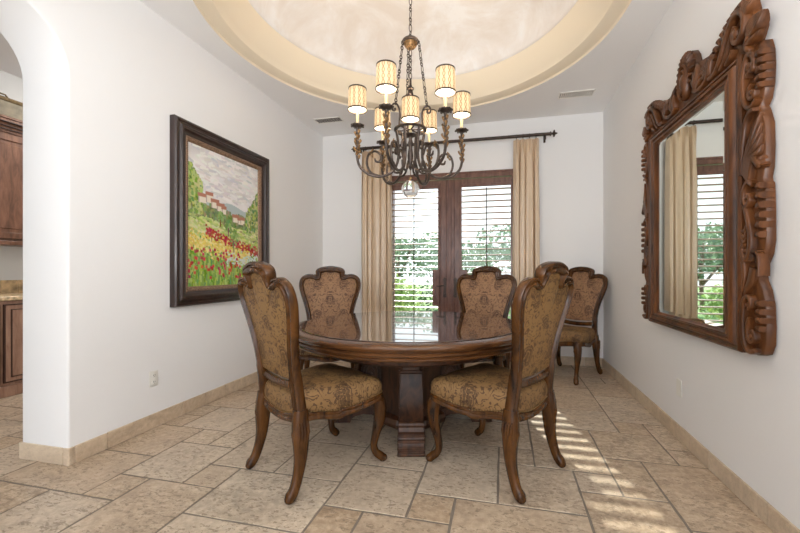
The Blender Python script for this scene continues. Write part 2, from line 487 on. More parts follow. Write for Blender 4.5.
def jitter_edge(p, q, n):
    out = []
    for k in range(n):
        t = k/n
        out.append((p[0]+(q[0]-p[0])*t + (rr_.uniform(-1,1)*0.0022 if k else 0), p[1]+(q[1]-p[1])*t + (rr_.uniform(-1,1)*0.0022 if k else 0)))
    return out
for (x, y, w, h) in tiles:
    g = 0.0055
    x0 = GX0+x*UX+g; x1 = GX0+(x+w)*UX-g; y0 = GY0+y*UY+g; y1 = GY0+(y+h)*UY-g
    x0 = max(x0, KX+0.01); x1 = min(x1, XR-0.002)
    if x1 - x0 < 0.01: continue
    y1 = min(y1, YB)
    if y1 - y0 < 0.01: continue
    ring = jitter_edge((x0,y0),(x1,y0),3*w)+jitter_edge((x1,y0),(x1,y1),3*h)+jitter_edge((x1,y1),(x0,y1),3*w)+jitter_edge((x0,y1),(x0,y0),3*h)
    n = len(ring); cx = (x0+x1)/2; cy = (y0+y1)/2
    d = 0.0015
    top = [(px+(cx-px)*d/max(0.03, abs(cx-px)), py+(cy-py)*d/max(0.03, abs(cy-py)), 0.0) for px, py in ring]
    bot = [(px, py, -0.0022) for px, py in ring]
    fb.add(top+bot, [list(range(n))]+[(i, (i+1) % n, n+(i+1) % n, n+i) for i in range(n)], 0, False)
    c = (rr_.random(), rr_.random(), rr_.random(), 1)
    tcol += [c]*(n*2)
nt = len(fb.v)
fb.add([(KX, YF, -0.0018), (XR, YF, -0.0018), (XR, YB+0.16, -0.0018), (KX, YB+0.16, -0.0018),
        (KX, YF, -0.06), (XR, YF, -0.06), (XR, YB+0.16, -0.06), (KX, YB+0.16, -0.06)],
       [(0,1,2,3),(7,6,5,4),(0,4,5,1),(1,5,6,2),(2,6,7,3),(3,7,4,0)], 1, False)
tcol += [(0,0,0,1)]*8
fl = fb.build('floor', [M['tile'], M['grout']], recalc=False)
at = fl.data.color_attributes.new('tile', 'FLOAT_COLOR', 'POINT')
at.data.foreach_set('color', np.array(tcol, dtype=np.float32).ravel())
struct(fl)

def base_tiles(name, a, b, axis, face, thick, h=0.102, sgn=1, step=(0.3, 0.6), marks=None):
    """row of stone skirting tiles; axis 'x' or 'y'"""
    mb = MB(); cols = []; r = random.Random(sum(map(ord, name)))
    if marks: cuts = marks
    else:
        cuts = [a]; p = a
        while p < b-0.05:
            p += r.choice([0.2, 0.405, 0.61]); cuts.append(min(p, b))
        cuts[-1] = b
    for p, q in zip(cuts[:-1], cuts[1:]):
        if q-p < 0.01: continue
        o = len(mb.v)
        f0, f1 = sorted((face, face+sgn*thick))
        if axis == 'y': mb.box((f0, p+0.002, 0), (f1, q-0.002, h+r.uniform(-0.001,0.001)), 0, 0.003)
        else: mb.box((p+0.002, f0, 0), (q-0.002, f1, h+r.uniform(-0.001,0.001)), 0, 0.003)
        c = (r.random()*0.35, 0.5+0.5*r.random(), r.random(), 1)
        cols += [c]*(len(mb.v)-o)
    o = mb.build(name, M['btile'], recalc=False)
    at = o.data.color_attributes.new('tile', 'FLOAT_COLOR', 'POINT')
    at.data.foreach_set('color', np.array(cols, dtype=np.float32).ravel())
    return struct(o)
base_tiles('baseboard_left', 1.70, YB, 'y', XL, 0.014, marks=[1.677, 1.712, 1.90, 2.49, 2.72, 2.95, 3.40, 3.83, 4.23, YB])
base_tiles('baseboard_right', YF, YB, 'y', XR, 0.014, sgn=-1, marks=[YF, -2.8, -2.2, -1.6, -1, -.4, .2, .8, 1.4, 2.00, 2.50, 2.72, 3.32, 3.72, 3.93, 4.34, YB])
base_tiles('baseboard_back', 0.15, XR-0.014, 'x', YB, 0.014, sgn=-1)
base_tiles('baseboard_front', XL+0.014, -1.50, 'x', YB, 0.014, sgn=-1)
mb = MB()
base_tiles('baseboard_arch', XO-0.014, XL+0.014, 'x', 1.69, 0.014, sgn=-1, marks=[XO-0.014, XL-0.03, XL+0.014])

# ------------------------------------------------------------------ walls
# left wall with the arched opening, polygon in (Y, Z), extruded along X
ya, yb_ = 1.683, -0.35
arch = []
r_ = 0.34
for k in range(0, 13):
    a = math.radians(k*7.5)
    arch.append((ya - r_ + r_*math.cos(a), 2.30 + 0.33*math.sin(a)))
rightside = arch
leftside = [((ya+yb_) - p[0], p[1]) for p in arch][::-1]
mid = [((ya-r_)*(1-t)+(yb_+r_)*t, 2.63+0.05*math.sin(PI*t)) for t in (0.25, 0.5, 0.75)]
# vertices: outer rectangle + arch => build as quads strips in X
def wall_poly(name, poly, x0, x1, mat):
    import bmesh
    bm = bmesh.new()
    v0 = [bm.verts.new((x0, y, z)) for y, z in poly]; v1 = [bm.verts.new((x1, y, z)) for y, z in poly]
    n = len(poly)
    bm.faces.new(v0); bm.faces.new(v1[::-1])
    for i in range(n):
        j = (i+1) % n
        f = bm.faces.new((v0[j], v0[i], v1[i], v1[j]))
    bmesh.ops.recalc_face_normals(bm, faces=bm.faces)
    bmesh.ops.triangulate(bm, faces=[f for f in bm.faces if len(f.verts) > 4])
    es = [e for e in bm.edges if len(e.link_faces) == 2 and e.calc_face_angle(0) > 1.2 and
          abs(e.verts[0].co.x-e.verts[1].co.x) < 1e-5 and
          all(abs(v.co.y-YB) > 0.01 and abs(v.co.y-YF) > 0.01 and v.co.z < ZC for v in e.verts)]
    bmesh.ops.bevel(bm, geom=es, offset=0.012, segments=3, affect='EDGES', profile=0.5)
    me = bpy.data.meshes.new(name); bm.to_mesh(me); bm.free(); me.materials.append(mat)
    for p in me.polygons: p.use_smooth = True
    me.set_sharp_from_angle(angle=math.radians(35))
    o = bpy.data.objects.new(name, me); COL.objects.link(o); return struct(o)
poly = [(YF, 0), (yb_, 0), (yb_, 1.2)] + leftside + mid[::-1] + rightside[::-1] + [(ya, 1.2), (ya, 0), (YB, 0), (YB, 3.35), (YF, 3.35)]
wall_poly('wall_left', poly, XO, XL, M['wall'])
mb = MB(); mb.box((XR, YF, 0), (XR+0.15, YB+0.16, 3.35)); struct(mb.build('wall_right', M['wall']))
DX0, DX1, DZ = -1.50, 0.155, 2.42
mb = MB()
for a, b in (((XO, YB, 0), (DX0, YB+0.16, 3.35)), ((DX1, YB, 0), (XR, YB+0.16, 3.35)), ((DX0, YB, DZ), (DX1, YB+0.16, 3.35))):
    mb.box(a, b)
struct(mb.build('wall_back', M['wall']))
# adjoining kitchen shell
mb = MB(); mb.box((KX-0.12, YF, 0), (KX, YB+0.16, 3.35)); struct(mb.build('wall_kitchen', M['kwall']))
mb = MB(); mb.box((KX, YB, 0), (XO, YB+0.16, 3.35)); struct(mb.build('wall_kitchen_end', M['kwall']))
mb = MB(); mb.box((KX-0.12, YF, 3.20), (XO, YB+0.16, 3.30)); struct(mb.build('ceiling_kitchen', M['kceil']))

# ------------------------------------------------------------------ ceiling with round tray
TC = (-0.69, 2.86)
angs = sorted(set([2*PI*i/128 for i in range(128)]))
R1 = 1.574
YC0 = 0.3
def rectpt(a):
    dx, dy = math.cos(a), math.sin(a); ts = []
    if dx > 1e-9: ts.append((XR-TC[0])/dx)
    if dx < -1e-9: ts.append((XL-TC[0])/dx)
    if dy > 1e-9: ts.append((YB-TC[1])/dy)
    if dy < -1e-9: ts.append((YC0-TC[1])/dy)
    t = min(ts); return (TC[0]+dx*t, TC[1]+dy*t)
corn = [math.atan2(y-TC[1], x-TC[0]) % (2*PI) for x in (XL, XR) for y in (YC0, YB)]
aa = sorted(angs+corn)
mb = MB(); n = len(aa)
vs = [(TC[0]+R1*math.cos(a), TC[1]+R1*math.sin(a), ZC) for a in aa] + [(*rectpt(a), ZC) for a in aa]
mb.add(vs, [(i, (i+1) % n, n+(i+1) % n, n+i) for i in range(n)], 0, False)
mb.add([(XL, YF, ZC), (XR, YF, ZC), (XR, YC0, ZC), (XL, YC0, ZC)], [(0,1,2,3)], 0, False)
mb.box((XL, YF, 3.95), (XR, YB, 4.05))
struct(mb.build('ceiling', M['ceil'], recalc=False))
mb = MB()
prof = [(R1, 0.0), (R1-0.004, 0.012), (1.565, 0.018), (1.52, 0.024), (1.472, 0.034), (1.462, 0.040), (1.458, 0.048), (1.456, 0.056),
        (1.435, 0.085), (1.41, 0.13), (1.385, 0.175), (1.36, 0.225), (1.335, 0.28)]
mb.lathe(prof, (TC[0], TC[1], ZC), 128, 0, True, False)
struct(mb.build('trim_1', M['cove'], angle=25, recalc=False))
mb = MB()
prof = [(1.335, 0.28), (1.325, 0.284), (1.32, 0.292), (1.31, 0.305)]
for k in range(1, 13):
    a = k/12*PI/2
    prof.append((1.31*math.cos(a) if k < 12 else 0.0, 0.305+0.42*math.sin(a)))
mb.lathe(prof, (TC[0], TC[1], ZC), 128, 0, True, False)
struct(mb.build('ceiling_dome', M['dome'], recalc=False))

# ------------------------------------------------------------------ french door
door = struct(empty('door_1', (0, 0, 0)))
mb = MB()
for a, b in (((DX0, 4.865, 0), (DX0+0.05, YB+0.10, DZ)), ((DX1-0.05, 4.865, 0), (DX1, YB+0.10, DZ)), ((DX0, 4.862, DZ-0.075), (DX1, YB+0.10, DZ+0.0))):
    mb.box(a, b, 0, 0.004)
mb.box((DX0-0.0, 4.852, DZ-0.02), (DX1+0.0, 4.875, DZ+0.006), 0, 0.004)
mb.box((DX0+0.05, 4.90, 0), (DX1-0.05, 4.98, 0.02))
mb.build('door_frame', M['wood_d'], door)
def make_leaf(s):
    # s=-1 left leaf, +1 right leaf, mirrored about x=-0.675
    cx = -0.6725
    f = lambda a: cx+s*a
    def bx(m, a0, a1, y0, y1, z0, z1, bev=0.0, mi=0):
        x0, x1 = sorted((f(a0), f(a1))); m.box((x0, y0, z0), (x1, y1, z1), mi, bev)
    L0, L1 = 0.148, 0.772
    m = MB()
    bx(m, 0.003, L0, 4.868, 4.915, 0.02, 2.335, 0.003)
    bx(m, L1, 0.798, 4.868, 4.915, 0.02, 2.335, 0.003)
    bx(m, L0, L1, 4.868, 4.915, 2.262, 2.335, 0.003)
    bx(m, L0, L1, 4.868, 4.915, 0.02, 0.26, 0.003)
    # stile mouldings
    bx(m, 0.045, 0.060, 4.858, 4.869, 0.02, 2.335, 0.004)
    bx(m, 0.118, 0.134, 4.850, 4.869, 0.02, 2.30, 0.004)
    if s > 0: bx(m, -0.022, 0.018, 4.852, 4.869, 0.02, 2.335, 0.006)
    leaf = m.build('door_leaf', M['wood_d'], door)
    m = MB()
    bx(m, L0-0.016, L0+0.006, 4.838, 4.866, 0.25, 2.262, 0.003)
    bx(m, L1-0.006, L1+0.012, 4.838, 4.866, 0.25, 2.262, 0.003)
    bx(m, L0, L1, 4.838, 4.866, 2.225, 2.262, 0.003)
    bx(m, L0, L1, 4.838, 4.866, 0.25, 0.32, 0.003)
    m.build('shutter_frame', M['wood_d'], leaf)
    m = MB(); z = 0.36
    while z < 2.215:
        a0 = L0+0.007
        if 0.69 < z < 1.16: a0 = 0.228
        x0, x1 = sorted((f(a0), f(L1-0.007)))
        tilt = math.radians(1)
        prof = []
        for k in range(10):
            a = 2*PI*k/10
            yy = 0.0435*math.cos(a); zz = 0.0082*math.sin(a)
            prof.append((yy*math.cos(tilt)-zz*math.sin(tilt), yy*math.sin(tilt)+zz*math.cos(tilt)))
        vs = [(x0, 4.861+a, z+b) for a, b in prof]+[(x1, 4.861+a, z+b) for a, b in prof]
        m.add(vs, [(i, (i+1) % 10, 10+(i+1) % 10, 10+i) for i in range(10)]+[list(range(10))[::-1], list(range(10, 20))], 0, True)
        z += 0.0762
    m.build('shutter_louvers', M['louver'], leaf)
    m = MB()
    xr = f(0.47)
    m.box((xr-0.006, 4.806, 0.34), (xr+0.006, 4.816, 2.20), 0, 0.002)
    m.build('tilt_rod', M['rod'], leaf)
    # cut-out panel round the lever handle
    m = MB()
    bx(m, L0-0.016, 0.226, 4.826, 4.868, 0.69, 1.16, 0.004)
    c = (f(L0-0.016), 0.93)
    pts = [(c[0]+s*0.062*math.sin(a), 4.823, c[1]+0.15*math.cos(a)) for a in [PI*k/16 for k in range(17)]]
    m.tube(pts, 0.005, 6)
    m.build('handle_cutout_panel', M['wood_d'], leaf)
    m = MB()
    hx = f(0.068)
    m.prism([(hx-0.02, 0.80), (hx+0.02, 0.80), (hx+0.022, 0.83), (hx+0.017, 0.86), (hx+0.017, 1.01), (hx+0.022, 1.03), (hx+0.015, 1.05), (hx, 1.062), (hx-0.015, 1.05), (hx-0.022, 1.03), (hx-0.017, 1.01), (hx-0.017, 0.86), (hx-0.022, 0.83)], 4.856, 4.868, 0, 0.003)
    m.tube([(hx, 4.860, 0.96), (hx, 4.81, 0.96)], 0.009, 8)
    m.tube(spline([(hx, 4.812, 0.96), (hx+s*0.03, 4.808, 0.955), (hx+s*0.07, 4.808, 0.945), (hx+s*0.10, 4.81, 0.95)], 5), [0.010]+[0.008]*14+[0.009], 8)
    m.lathe([(0.0, -0.012), (0.012, -0.012), (0.014, 0.0), (0.012, 0.012), (0, 0.012)], (hx, 4.85, 0.84), 10)
    m.build('lever_handle', M['rod'], leaf)
    m = MB(); bx(m, L0-0.01, L1+0.01, 4.905, 4.909, 0.25, 2.265)
    m.build('glass_pane', M['glass'], leaf)
make_leaf(-1); make_leaf(1)

# ------------------------------------------------------------------ curtain rod and curtains
RY, RZ = 4.775, 2.800
rod = tag(empty('curtain_rod', ((-1.977+0.603)/2, RY, RZ)), 'long dark metal curtain rod above the french door', 'curtain rod')
rc = (-1.977+0.603)/2
m = MB(); m.tube([(-1.23, 0, 0), (1.24, 0, 0)], 0.019, 12); m.build('pole', M['rod'], rod)
for sx in (-1, 1):
    m = MB()
    ps = [(0.017, 0), (0.027, 0.004), (0.027, 0.014), (0.014, 0.02), (0.012, 0.034), (0.024, 0.04), (0.032, 0.05), (0.024, 0.06), (0.012, 0.066), (0.006, 0.085), (0.0, 0.09)]
    n = 12; vs = []
    for i in range(n):
        a = 2*PI*i/n
        for r, x in ps: vs.append((sx*(1.235+x), r*math.cos(a), r*math.sin(a)))
    k = len(ps)
    m.add(vs, [(i*k+q, ((i+1) % n)*k+q, ((i+1) % n)*k+q+1, i*k+q+1) for i in range(n) for q in range(k-1)])
    for a in range(6):
        b = a*PI/3
        m.ball((sx*1.285, 0.032*math.cos(b), 0.032*math.sin(b)), 0.010, 5)
    m.build('finial', M['rod'], rod)
    m = MB(); bx_ = sx*1.185
    m.box((bx_-0.012, 0.098, -0.07), (bx_+0.012, 0.111, 0.02), 0, 0.003)
    m.tube([(bx_, 0.10, -0.03), (bx_, 0.03, -0.035), (bx_, 0.0, -0.022)], 0.008, 8)
    m.box((bx_-0.008, -0.012, -0.065), (bx_+0.008, 0.012, -0.014), 0, 0.003)
    m.build('bracket', M['rod'], rod)
def curtain(x0, x1, label, seed, npl=6):
    t = tag(empty('curtain', ((x0+x1)/2, RY, 0)), label, 'curtain', 'tan curtains at the french door')
    w = x1-x0; NU, NV = 96, 40; r = random.Random(seed)
    ph = [r.uniform(-0.5, 0.5) for _ in range(8)]
    m = MB(); vs = []
    for j in range(NV+1):
        v = j/NV; z = 2.755*(1-v)+0.015*v
        gather = 1-0.10*math.exp(-((2.70-z)/0.5)**2*0.5)*0.6
        for i in range(NU+1):
            u = i/NU
            up = u+0.012*math.sin(2*PI*u*2+ph[0]*3)+0.012*v*math.sin(2*PI*u*3+ph[1]*4)
            amp = 0.034+0.026*min(1, (2.75-z)/0.6)
            wu = up+0.035*math.sin(2*PI*up*1.5+ph[3]*8)+0.02*math.sin(2*PI*up*3.3+ph[4]*9)
            fold = 2*abs(math.sin(PI*npl*wu))**0.8-1
            fold += 0.16*math.sin(6*PI*npl*wu+ph[5]*5)
            x = -w/2*gather+w*gather*u-0.012*math.sin(2*PI*npl*wu)*min(1, v*4)
            y = -amp*fold*(0.75+0.35*math.sin(5*u+ph[2]*6+v*2))
            if z > 2.60:
                k = min(1.0, (z-2.60)/0.06)*(1 if z < 2.70 else max(0.55, 1-(z-2.70)/0.1))
                y *= 1-0.55*k
                cell = (u*4) % 1.0 - 0.5
                y -= k*0.028*math.exp(-(cell/0.10)**2)*(1+0.6*math.cos(cell*60))
            vs.append((x, y, z))
    fs = [(j*(NU+1)+i, j*(NU+1)+i+1, (j+1)*(NU+1)+i+1, (j+1)*(NU+1)+i) for j in range(NV) for i in range(NU)]
    nb = len(vs)
    vs2 = [(x, y+0.004, z) for x, y, z in vs]
    m.add(vs+vs2, fs+[[q+nb for q in f][::-1] for f in fs])
    bd = [i for i in range(NU)]
    m.add(vs+vs2, [(i, i+1, nb+i+1, nb+i) for i in range(NU)]+[(NV*(NU+1)+i, NV*(NU+1)+i+1, nb+NV*(NU+1)+i+1, nb+NV*(NU+1)+i) for i in range(NU)]
          + [(j*(NU+1), (j+1)*(NU+1), nb+(j+1)*(NU+1), nb+j*(NU+1)) for j in range(NV)]+[(j*(NU+1)+NU, (j+1)*(NU+1)+NU, nb+(j+1)*(NU+1)+NU, nb+j*(NU+1)+NU) for j in range(NV)])
    m.build('curtain_panel', M['curtain'], t, angle=80)
    for q in range(4):
        m = MB(); cx = -w/2*0.95+w*0.95*(q+0.5)/4
        m.tube([(cx, 0.024*math.cos(a), RZ-0.004+0.024*math.sin(a)) for a in [2*PI*k/16 for k in range(16)]], 0.0042, 6, closed=True)
        m.tube([(cx, -0.004, RZ-0.028), (cx, -0.008, 2.742)], 0.0025, 5)
        m.build('curtain_ring', M['rod'], t)
    return t
curtain(-1.865, -1.425, 'tan pleated curtain hanging at the left side of the french door', 1, 5)
curtain(0.115, 0.437, 'tan pleated curtain hanging at the right side of the french door', 5, 4)

# ------------------------------------------------------------------ chair
def back_y(z):
    q = max(0, (z-0.45)/0.72)
    return -0.232-0.100*q**1.1-0.035*q**4
half = [(0.212, 0.42), (0.203, 0.50), (0.200, 0.60), (0.208, 0.70), (0.230, 0.80), (0.262, 0.90), (0.282, 0.97), (0.285, 1.02),
        (0.274, 1.058), (0.244, 1.083), (0.205, 1.091), (0.165, 1.084), (0.136, 1.070), (0.120, 1.076), (0.117, 1.104), (0.120, 1.132), (0.106, 1.148), (0.055, 1.162), (0.0, 1.167)]
def back_outline(off=0.0, zmin=0.42):
    pts = [Vector((x, z, 0)) for x, z in half]
    full = pts+[Vector((-p.x, p.y, 0)) for p in pts[-2::-1]]
    sp = spline(full, 4)
    return [(p.x, p.y) for p in sp]
def make_chair():
    root = empty('dining_chair')
    W = M['wood']
    # back frame (posts, shoulders, crest)
    ol = back_outline()
    sec0 = [(-0.022,-0.016),(-0.022,0.016),(-0.017,0.022),(-0.010,0.022),(-0.006,0.015),(-0.001,0.016),(0.003,0.028),(0.012,0.030),(0.017,0.022),(0.022,0.015),(0.024,0.0),(0.022,-0.015),(0.017,-0.022),(0.012,-0.030),(0.003,-0.028),(-0.001,-0.016),(-0.006,-0.015),(-0.010,-0.022),(-0.017,-0.022)]
    path = []; secs = []
    for x, z in ol:
        path.append((x, back_y(z), z))
        k = 1.0+0.30*max(0, min(1, (z-1.08)/0.06))
        if z < 0.62: k = 1.12
        secs.append([(a*k, b*k) for a, b in sec0])
    m = MB(); m.sweep(path, secs, (0, 1, 0.05))
    # crest roll and small shoulder scrolls
    for s in (-1, 1):
        sp = spiral((s*0.150, 1.092), 0.020, 0.006, -90, -90+s*300, 14)
        m.tube([(p[0], back_y(p[1])-0.002, p[1]) for p in sp], [0.009]*15, 6)
    m.build('back_frame', W, root, angle=50)
    # upholstered back, both faces
    inn = [(x, z) for x, z in ol if z > 0.60]
    inn = [(0.19, 0.585)] + inn + [(-0.19, 0.585)]
    c = Vector((0, 0.84)); rings = 9
    def panel(side, mat, name):
        m = MB(); vs = []; n = len(inn)
        # bottom edge subdivisions
        bot = [(-0.19+0.38*k/8, 0.585-0.012*math.sin(PI*k/8)) for k in range(1, 8)]
        loop = inn+bot; n = len(loop)
        for r in range(rings):
            s = 1-r/rings
            for x, z in loop:
                px = c.x+(x-c.x)*s*0.96; pz = c.y+(z-c.y)*s*0.965
                puff = (0.006+0.018*(1-s**2.5))*side
                vs.append((px, back_y(pz)+puff, pz))
        vs.append((0, back_y(c.y)+0.024*side, c.y))
        fs = []
        for r in range(rings-1):
            for i in range(n):
                j = (i+1) % n; fs.append((r*n+i, r*n+j, (r+1)*n+j, (r+1)*n+i))
        for i in range(n): fs.append(((rings-1)*n+i, (rings-1)*n+(i+1) % n, rings*n))
        m.add(vs, fs)
        # edge back to mid plane
        vs2 = [(vs[i][0]*1.02, back_y(vs[i][2]), vs[i][2]) for i in range(n)]
        m.add(vs[:n]+vs2, [(i, (i+1) % n, n+(i+1) % n, n+i) for i in range(n)])
        m.build(name, mat, root, angle=60)
    panel(1, M['dam_front'], 'backrest'); panel(-1, M['dam_back'], 'outside_back')
    # lower back rail
    m = MB()
    pts = [(x, back_y(0.565)+0.004, 0.562-0.016*math.cos(x/0.2*PI/2)) for x in [-0.205+0.41*k/12 for k in range(13)]]
    m.sweep(pts, rrect(0.022, 0.018), (0, 1, 0)); m.build('back_rail', W, root)
    # seat plan outline (right half, rear to front)
    hp = [(0.0, -0.238), (0.10, -0.240), (0.185, -0.236), (0.212, -0.215), (0.222, -0.15), (0.238, -0.05), (0.262, 0.06), (0.280, 0.15), (0.285, 0.215),
          (0.268, 0.256), (0.225, 0.272), (0.16, 0.272), (0.08, 0.284), (0.0, 0.290)]
    full = [Vector((x, y, 0)) for x, y in hp]+[Vector((-x, y, 0)) for x, y in hp[-2:0:-1]]
    plan = [(p.x, p.y) for p in spline(full, 4, True)]
    n = len(plan)
    # arc length
    L = [0]
    for i in range(n): L.append(L[-1]+math.hypot(plan[(i+1) % n][0]-plan[i][0], plan[(i+1) % n][1]-plan[i][1]))
    def edge_z(x, y):
        # scalloped lower edge of the upholstery: droops in the middle of each side
        a = 0.0
        if abs(x) > 0.2: a = 0.5*(1+math.cos((y-0.03)/0.22*PI)) if abs(y-0.03) < 0.22 else 0
        if abs(y) > 0.2 and abs(x) < 0.2: a = max(a, 0.5*(1+math.cos(x/0.2*PI)))
        return 0.392+0.030*(1-a)+(-0.012 if y < 0 else 0.004)
    prof = [(0.0, 0.0), (0.006, 0.02), (0.008, 0.045), (0.004, 0.072), (-0.008, 0.088), (-0.03, 0.100), (-0.07, 0.108), (-0.13, 0.113), (-0.19, 0.116)]
    m = MB(); vs = []
    for q, (o, dz) in enumerate(prof):
        for x, y in plan:
            d = math.hypot(x, y); s = (d+o)/d if o <= 0.01 else 1
            s = max(0.05, s)
            ez = edge_z(x, y)
            z = ez+(0.512-0.012-0.40)*0+dz*(1 if q > 2 else 1)
            if q > 2: z = 0.416+dz
            vs.append((x*s, y*s+0.0, z))
    vs.append((0, 0, 0.532))
    fs = []
    for r in range(len(prof)-1):
        for i in range(n):
            j = (i+1) % n; fs.append((r*n+i, r*n+j, (r+1)*n+j, (r+1)*n+i))
    for i in range(n): fs.append(((len(prof)-1)*n+i, (len(prof)-1)*n+(i+1) % n, len(prof)*n))
    m.add(vs, fs); m.build('seat', M['dam_seat'], root, angle=70)
    # carved apron
    m = MB(); path = []; secs = []
    for x, y in plan:
        ez = edge_z(x, y)
        side = 0
        a = abs(math.sin(3*math.atan2(y, x)))
        drop = 0.030+0.008*(1-a)
        path.append((x, y, ez-0.010))
        secs.append([(-0.012, -drop), (-0.012, 0.010), (0.006, 0.012), (0.012, 0.006), (0.009, -0.006), (0.014, -0.014), (0.012, -drop+0.006), (0.002, -drop)])
    # outward side: sweep direction gives n = t x ref
    m.sweep(path, secs, (0, 0, 1), closed=True)
    for s in (-1, 1):   # small carved drops in apron middle
        for i, k in enumerate((-1, 0, 1)):
            m.ball((k*0.028, 0.292-abs(k)*0.004, 0.385+abs(k)*0.008), 0.017, 6, 0, (1, 0.6, 1.1))
    m.build('seat_rail', W, root, angle=45)
    # nail heads
    m = MB(); step = 0.0155; tot = L[-1]; cnt = int(tot/step)
    for k in range(cnt):
        d = k*step; i = max(j for j in range(n) if L[j] <= d); t = (d-L[i])/max(1e-6, L[i+1]-L[i])
        p = plan[i]; q = plan[(i+1) % n]; x = p[0]+(q[0]-p[0])*t; y = p[1]+(q[1]-p[1])*t
        r = math.hypot(x, y); s = (r+0.006)/r
        m.ball((x*s, y*s, edge_z(x, y)+0.008), 0.0048, 3)
    m.build('nail_trim', M['brass'], root)
    # legs
    for s in (-1, 1):
        # front cabriole
        ctr = [(0.232, 0.238, 0.425, .033, .033), (0.246, 0.254, 0.37, .034, .036), (0.252, 0.262, 0.33, .032, .034), (0.250, 0.260, 0.26, .027, .030), (0.237, 0.246, 0.18, .020, .022),
               (0.226, 0.238, 0.11, .0175, .018), (0.229, 0.250, 0.065, .019, .019), (0.240, 0.276, 0.038, .022, .021), (0.248, 0.292, 0.018, .020, .015)]
        sp = spline([Vector((c[0], c[1], c[2])) for c in ctr], 4)
        rr = [q*1.13 for q in spline([Vector((c[3], c[4], 0)) for c in ctr], 4)]
        m = MB(); m.sweep([(s*p.x, p.y, p.z) for p in sp], [rrect(r.x, r.y, 0.42) for r in rr], (0.0, 1, 0))
        m.ball((s*0.249, 0.292, 0.024), 0.025, 7, 0, (1, 1.0, 0.9)); m.ball((s*0.245, 0.288, 0.012), 0.017, 6, 0, (1, 1, 0.7))
        for q in range(5):      # acanthus knee
            a = (q-2)*0.34
            pts = [(s*(0.236+0.05*math.sin(a)*t+0.012), 0.262+0.026*math.sin(PI*t)*math.cos(a)+0.006, 0.40-0.115*t*(1-0.12*abs(q-2))) for t in [k/6 for k in range(7)]]
            m.tube(pts, [0.005, 0.009, 0.010, 0.010, 0.008, 0.006, 0.002], 6)
        m.build('leg', W, root, angle=50)
        # rear leg
        ctr = [(0.212, -0.232, 0.44, .027, .030), (0.216, -0.234, 0.36, .029, .036), (0.222, -0.236, 0.29, .027, .034), (0.226, -0.240, 0.20, .022, .027),
               (0.230, -0.256, 0.12, .019, .022), (0.234, -0.278, 0.06, .019, .021), (0.236, -0.298, 0.034, .022, .022), (0.236, -0.306, 0.018, .020, .015)]
        sp = spline([Vector((c[0], c[1], c[2])) for c in ctr], 4)
        rr = [q*1.13 for q in spline([Vector((c[3], c[4], 0)) for c in ctr], 4)]
        m = MB(); m.sweep([(s*p.x, p.y, p.z) for p in sp], [rrect(r.x, r.y, 0.3) for r in rr], (0.0, 1, 0))
        m.ball((s*0.236, -0.304, 0.024), 0.025, 7, 0, (1, 1.0, 0.9)); m.ball((s*0.236, -0.302, 0.012), 0.017, 6, 0, (1, 1, 0.7))
        for q in range(4):
            pts = [(s*(0.226+0.022), -0.262+0.016*q+0.006*math.sin(PI*t), 0.385-0.12*t*(1-0.1*abs(q-1.5))) for t in [k/6 for k in range(7)]]
            m.tube(pts, [0.004, 0.009, 0.008, 0.010, 0.007, 0.007, 0.002], 6)
        for q in range(3):
            pts = [(s*(0.205+0.014*q), -0.262-0.007*math.sin(PI*t), 0.38-0.12*t) for t in [k/6 for k in range(7)]]
            m.tube(pts, [0.004, 0.009, 0.008, 0.010, 0.007, 0.007, 0.002], 6)
        m.build('leg', W, root, angle=50)
    return root
chair0 = make_chair()
CH = [((-1.066, 2.034), -31.0, 'carved damask dining chair at the near left of the round table, seen from behind'),
      ((-0.050, 2.277), 58.7, 'carved damask dining chair at the near right of the round table, seen from behind'),
      ((-1.585, 3.25), -155.2, 'carved damask dining chair behind the table beside the left curtain'),
      ((-0.234, 3.54), 168.5, 'carved damask dining chair behind the table in front of the french door'),
      ((0.680, 4.405), 144.4, 'carved damask dining chair standing alone in the far right corner')]
for i, (p, a, lab) in enumerate(CH):
    o = chair0 if i == 0 else copy_tree(chair0)
    o.location = (p[0], p[1], 0); o.rotation_euler = (0, 0, math.radians(a))
    tag(o, lab, 'chair', 'carved damask dining chairs')

# ------------------------------------------------------------------ table
TB = (-0.695, 2.83)
tab = tag(empty('dining_table', (TB[0], TB[1], 0), math.radians(13.9)), 'large round dark walnut pedestal dining table with polished top', 'table')
m = MB()
prof = [(0.0, 0.64), (0.70, 0.64), (0.84, 0.642), (0.868, 0.646), (0.872, 0.654), (0.866, 0.662), (0.872, 0.672), (0.884, 0.678), (0.886, 0.688), (0.880, 0.694),
        (0.892, 0.702), (0.900, 0.712), (0.902, 0.722), (0.898, 0.731), (0.886, 0.737), (0.86, 0.742), (0.84, 0.744), (0.828, 0.7435), (0.822, 0.741)]
m.lathe(prof, (0, 0, 0), 128, 0, True, False)
m.build('tabletop', M['wood_rim'], tab, angle=25)
m = MB()
m.lathe([(0.0, 0.7395), (0.822, 0.7395), (0.822, 0.747), (0.820, 0.749), (0.0, 0.749)], (0, 0, 0), 128, 0, True, False)
m.build('polished_surface', M['top'], tab, angle=25)
m = MB()
m.lathe([(0.60, 0.56), (0.66, 0.565), (0.68, 0.58), (0.69, 0.64), (0.60, 0.64)], (0, 0, 0), 96, 0, True, False)
m.build('apron', M['wood_t'], tab, angle=30)
m = MB()
m.lathe([(0.0, 0.02), (0.27, 0.02), (0.28, 0.05), (0.27, 0.08), (0.235, 0.10), (0.225, 0.14), (0.235, 0.30), (0.25, 0.48), (0.27, 0.55), (0.30, 0.60), (0.31, 0.64), (0, 0.64)], (0, 0, 0), 8, 0, False, False, PI/8)
m.build('pedestal_column', M['wood_t'], tab, angle=20)
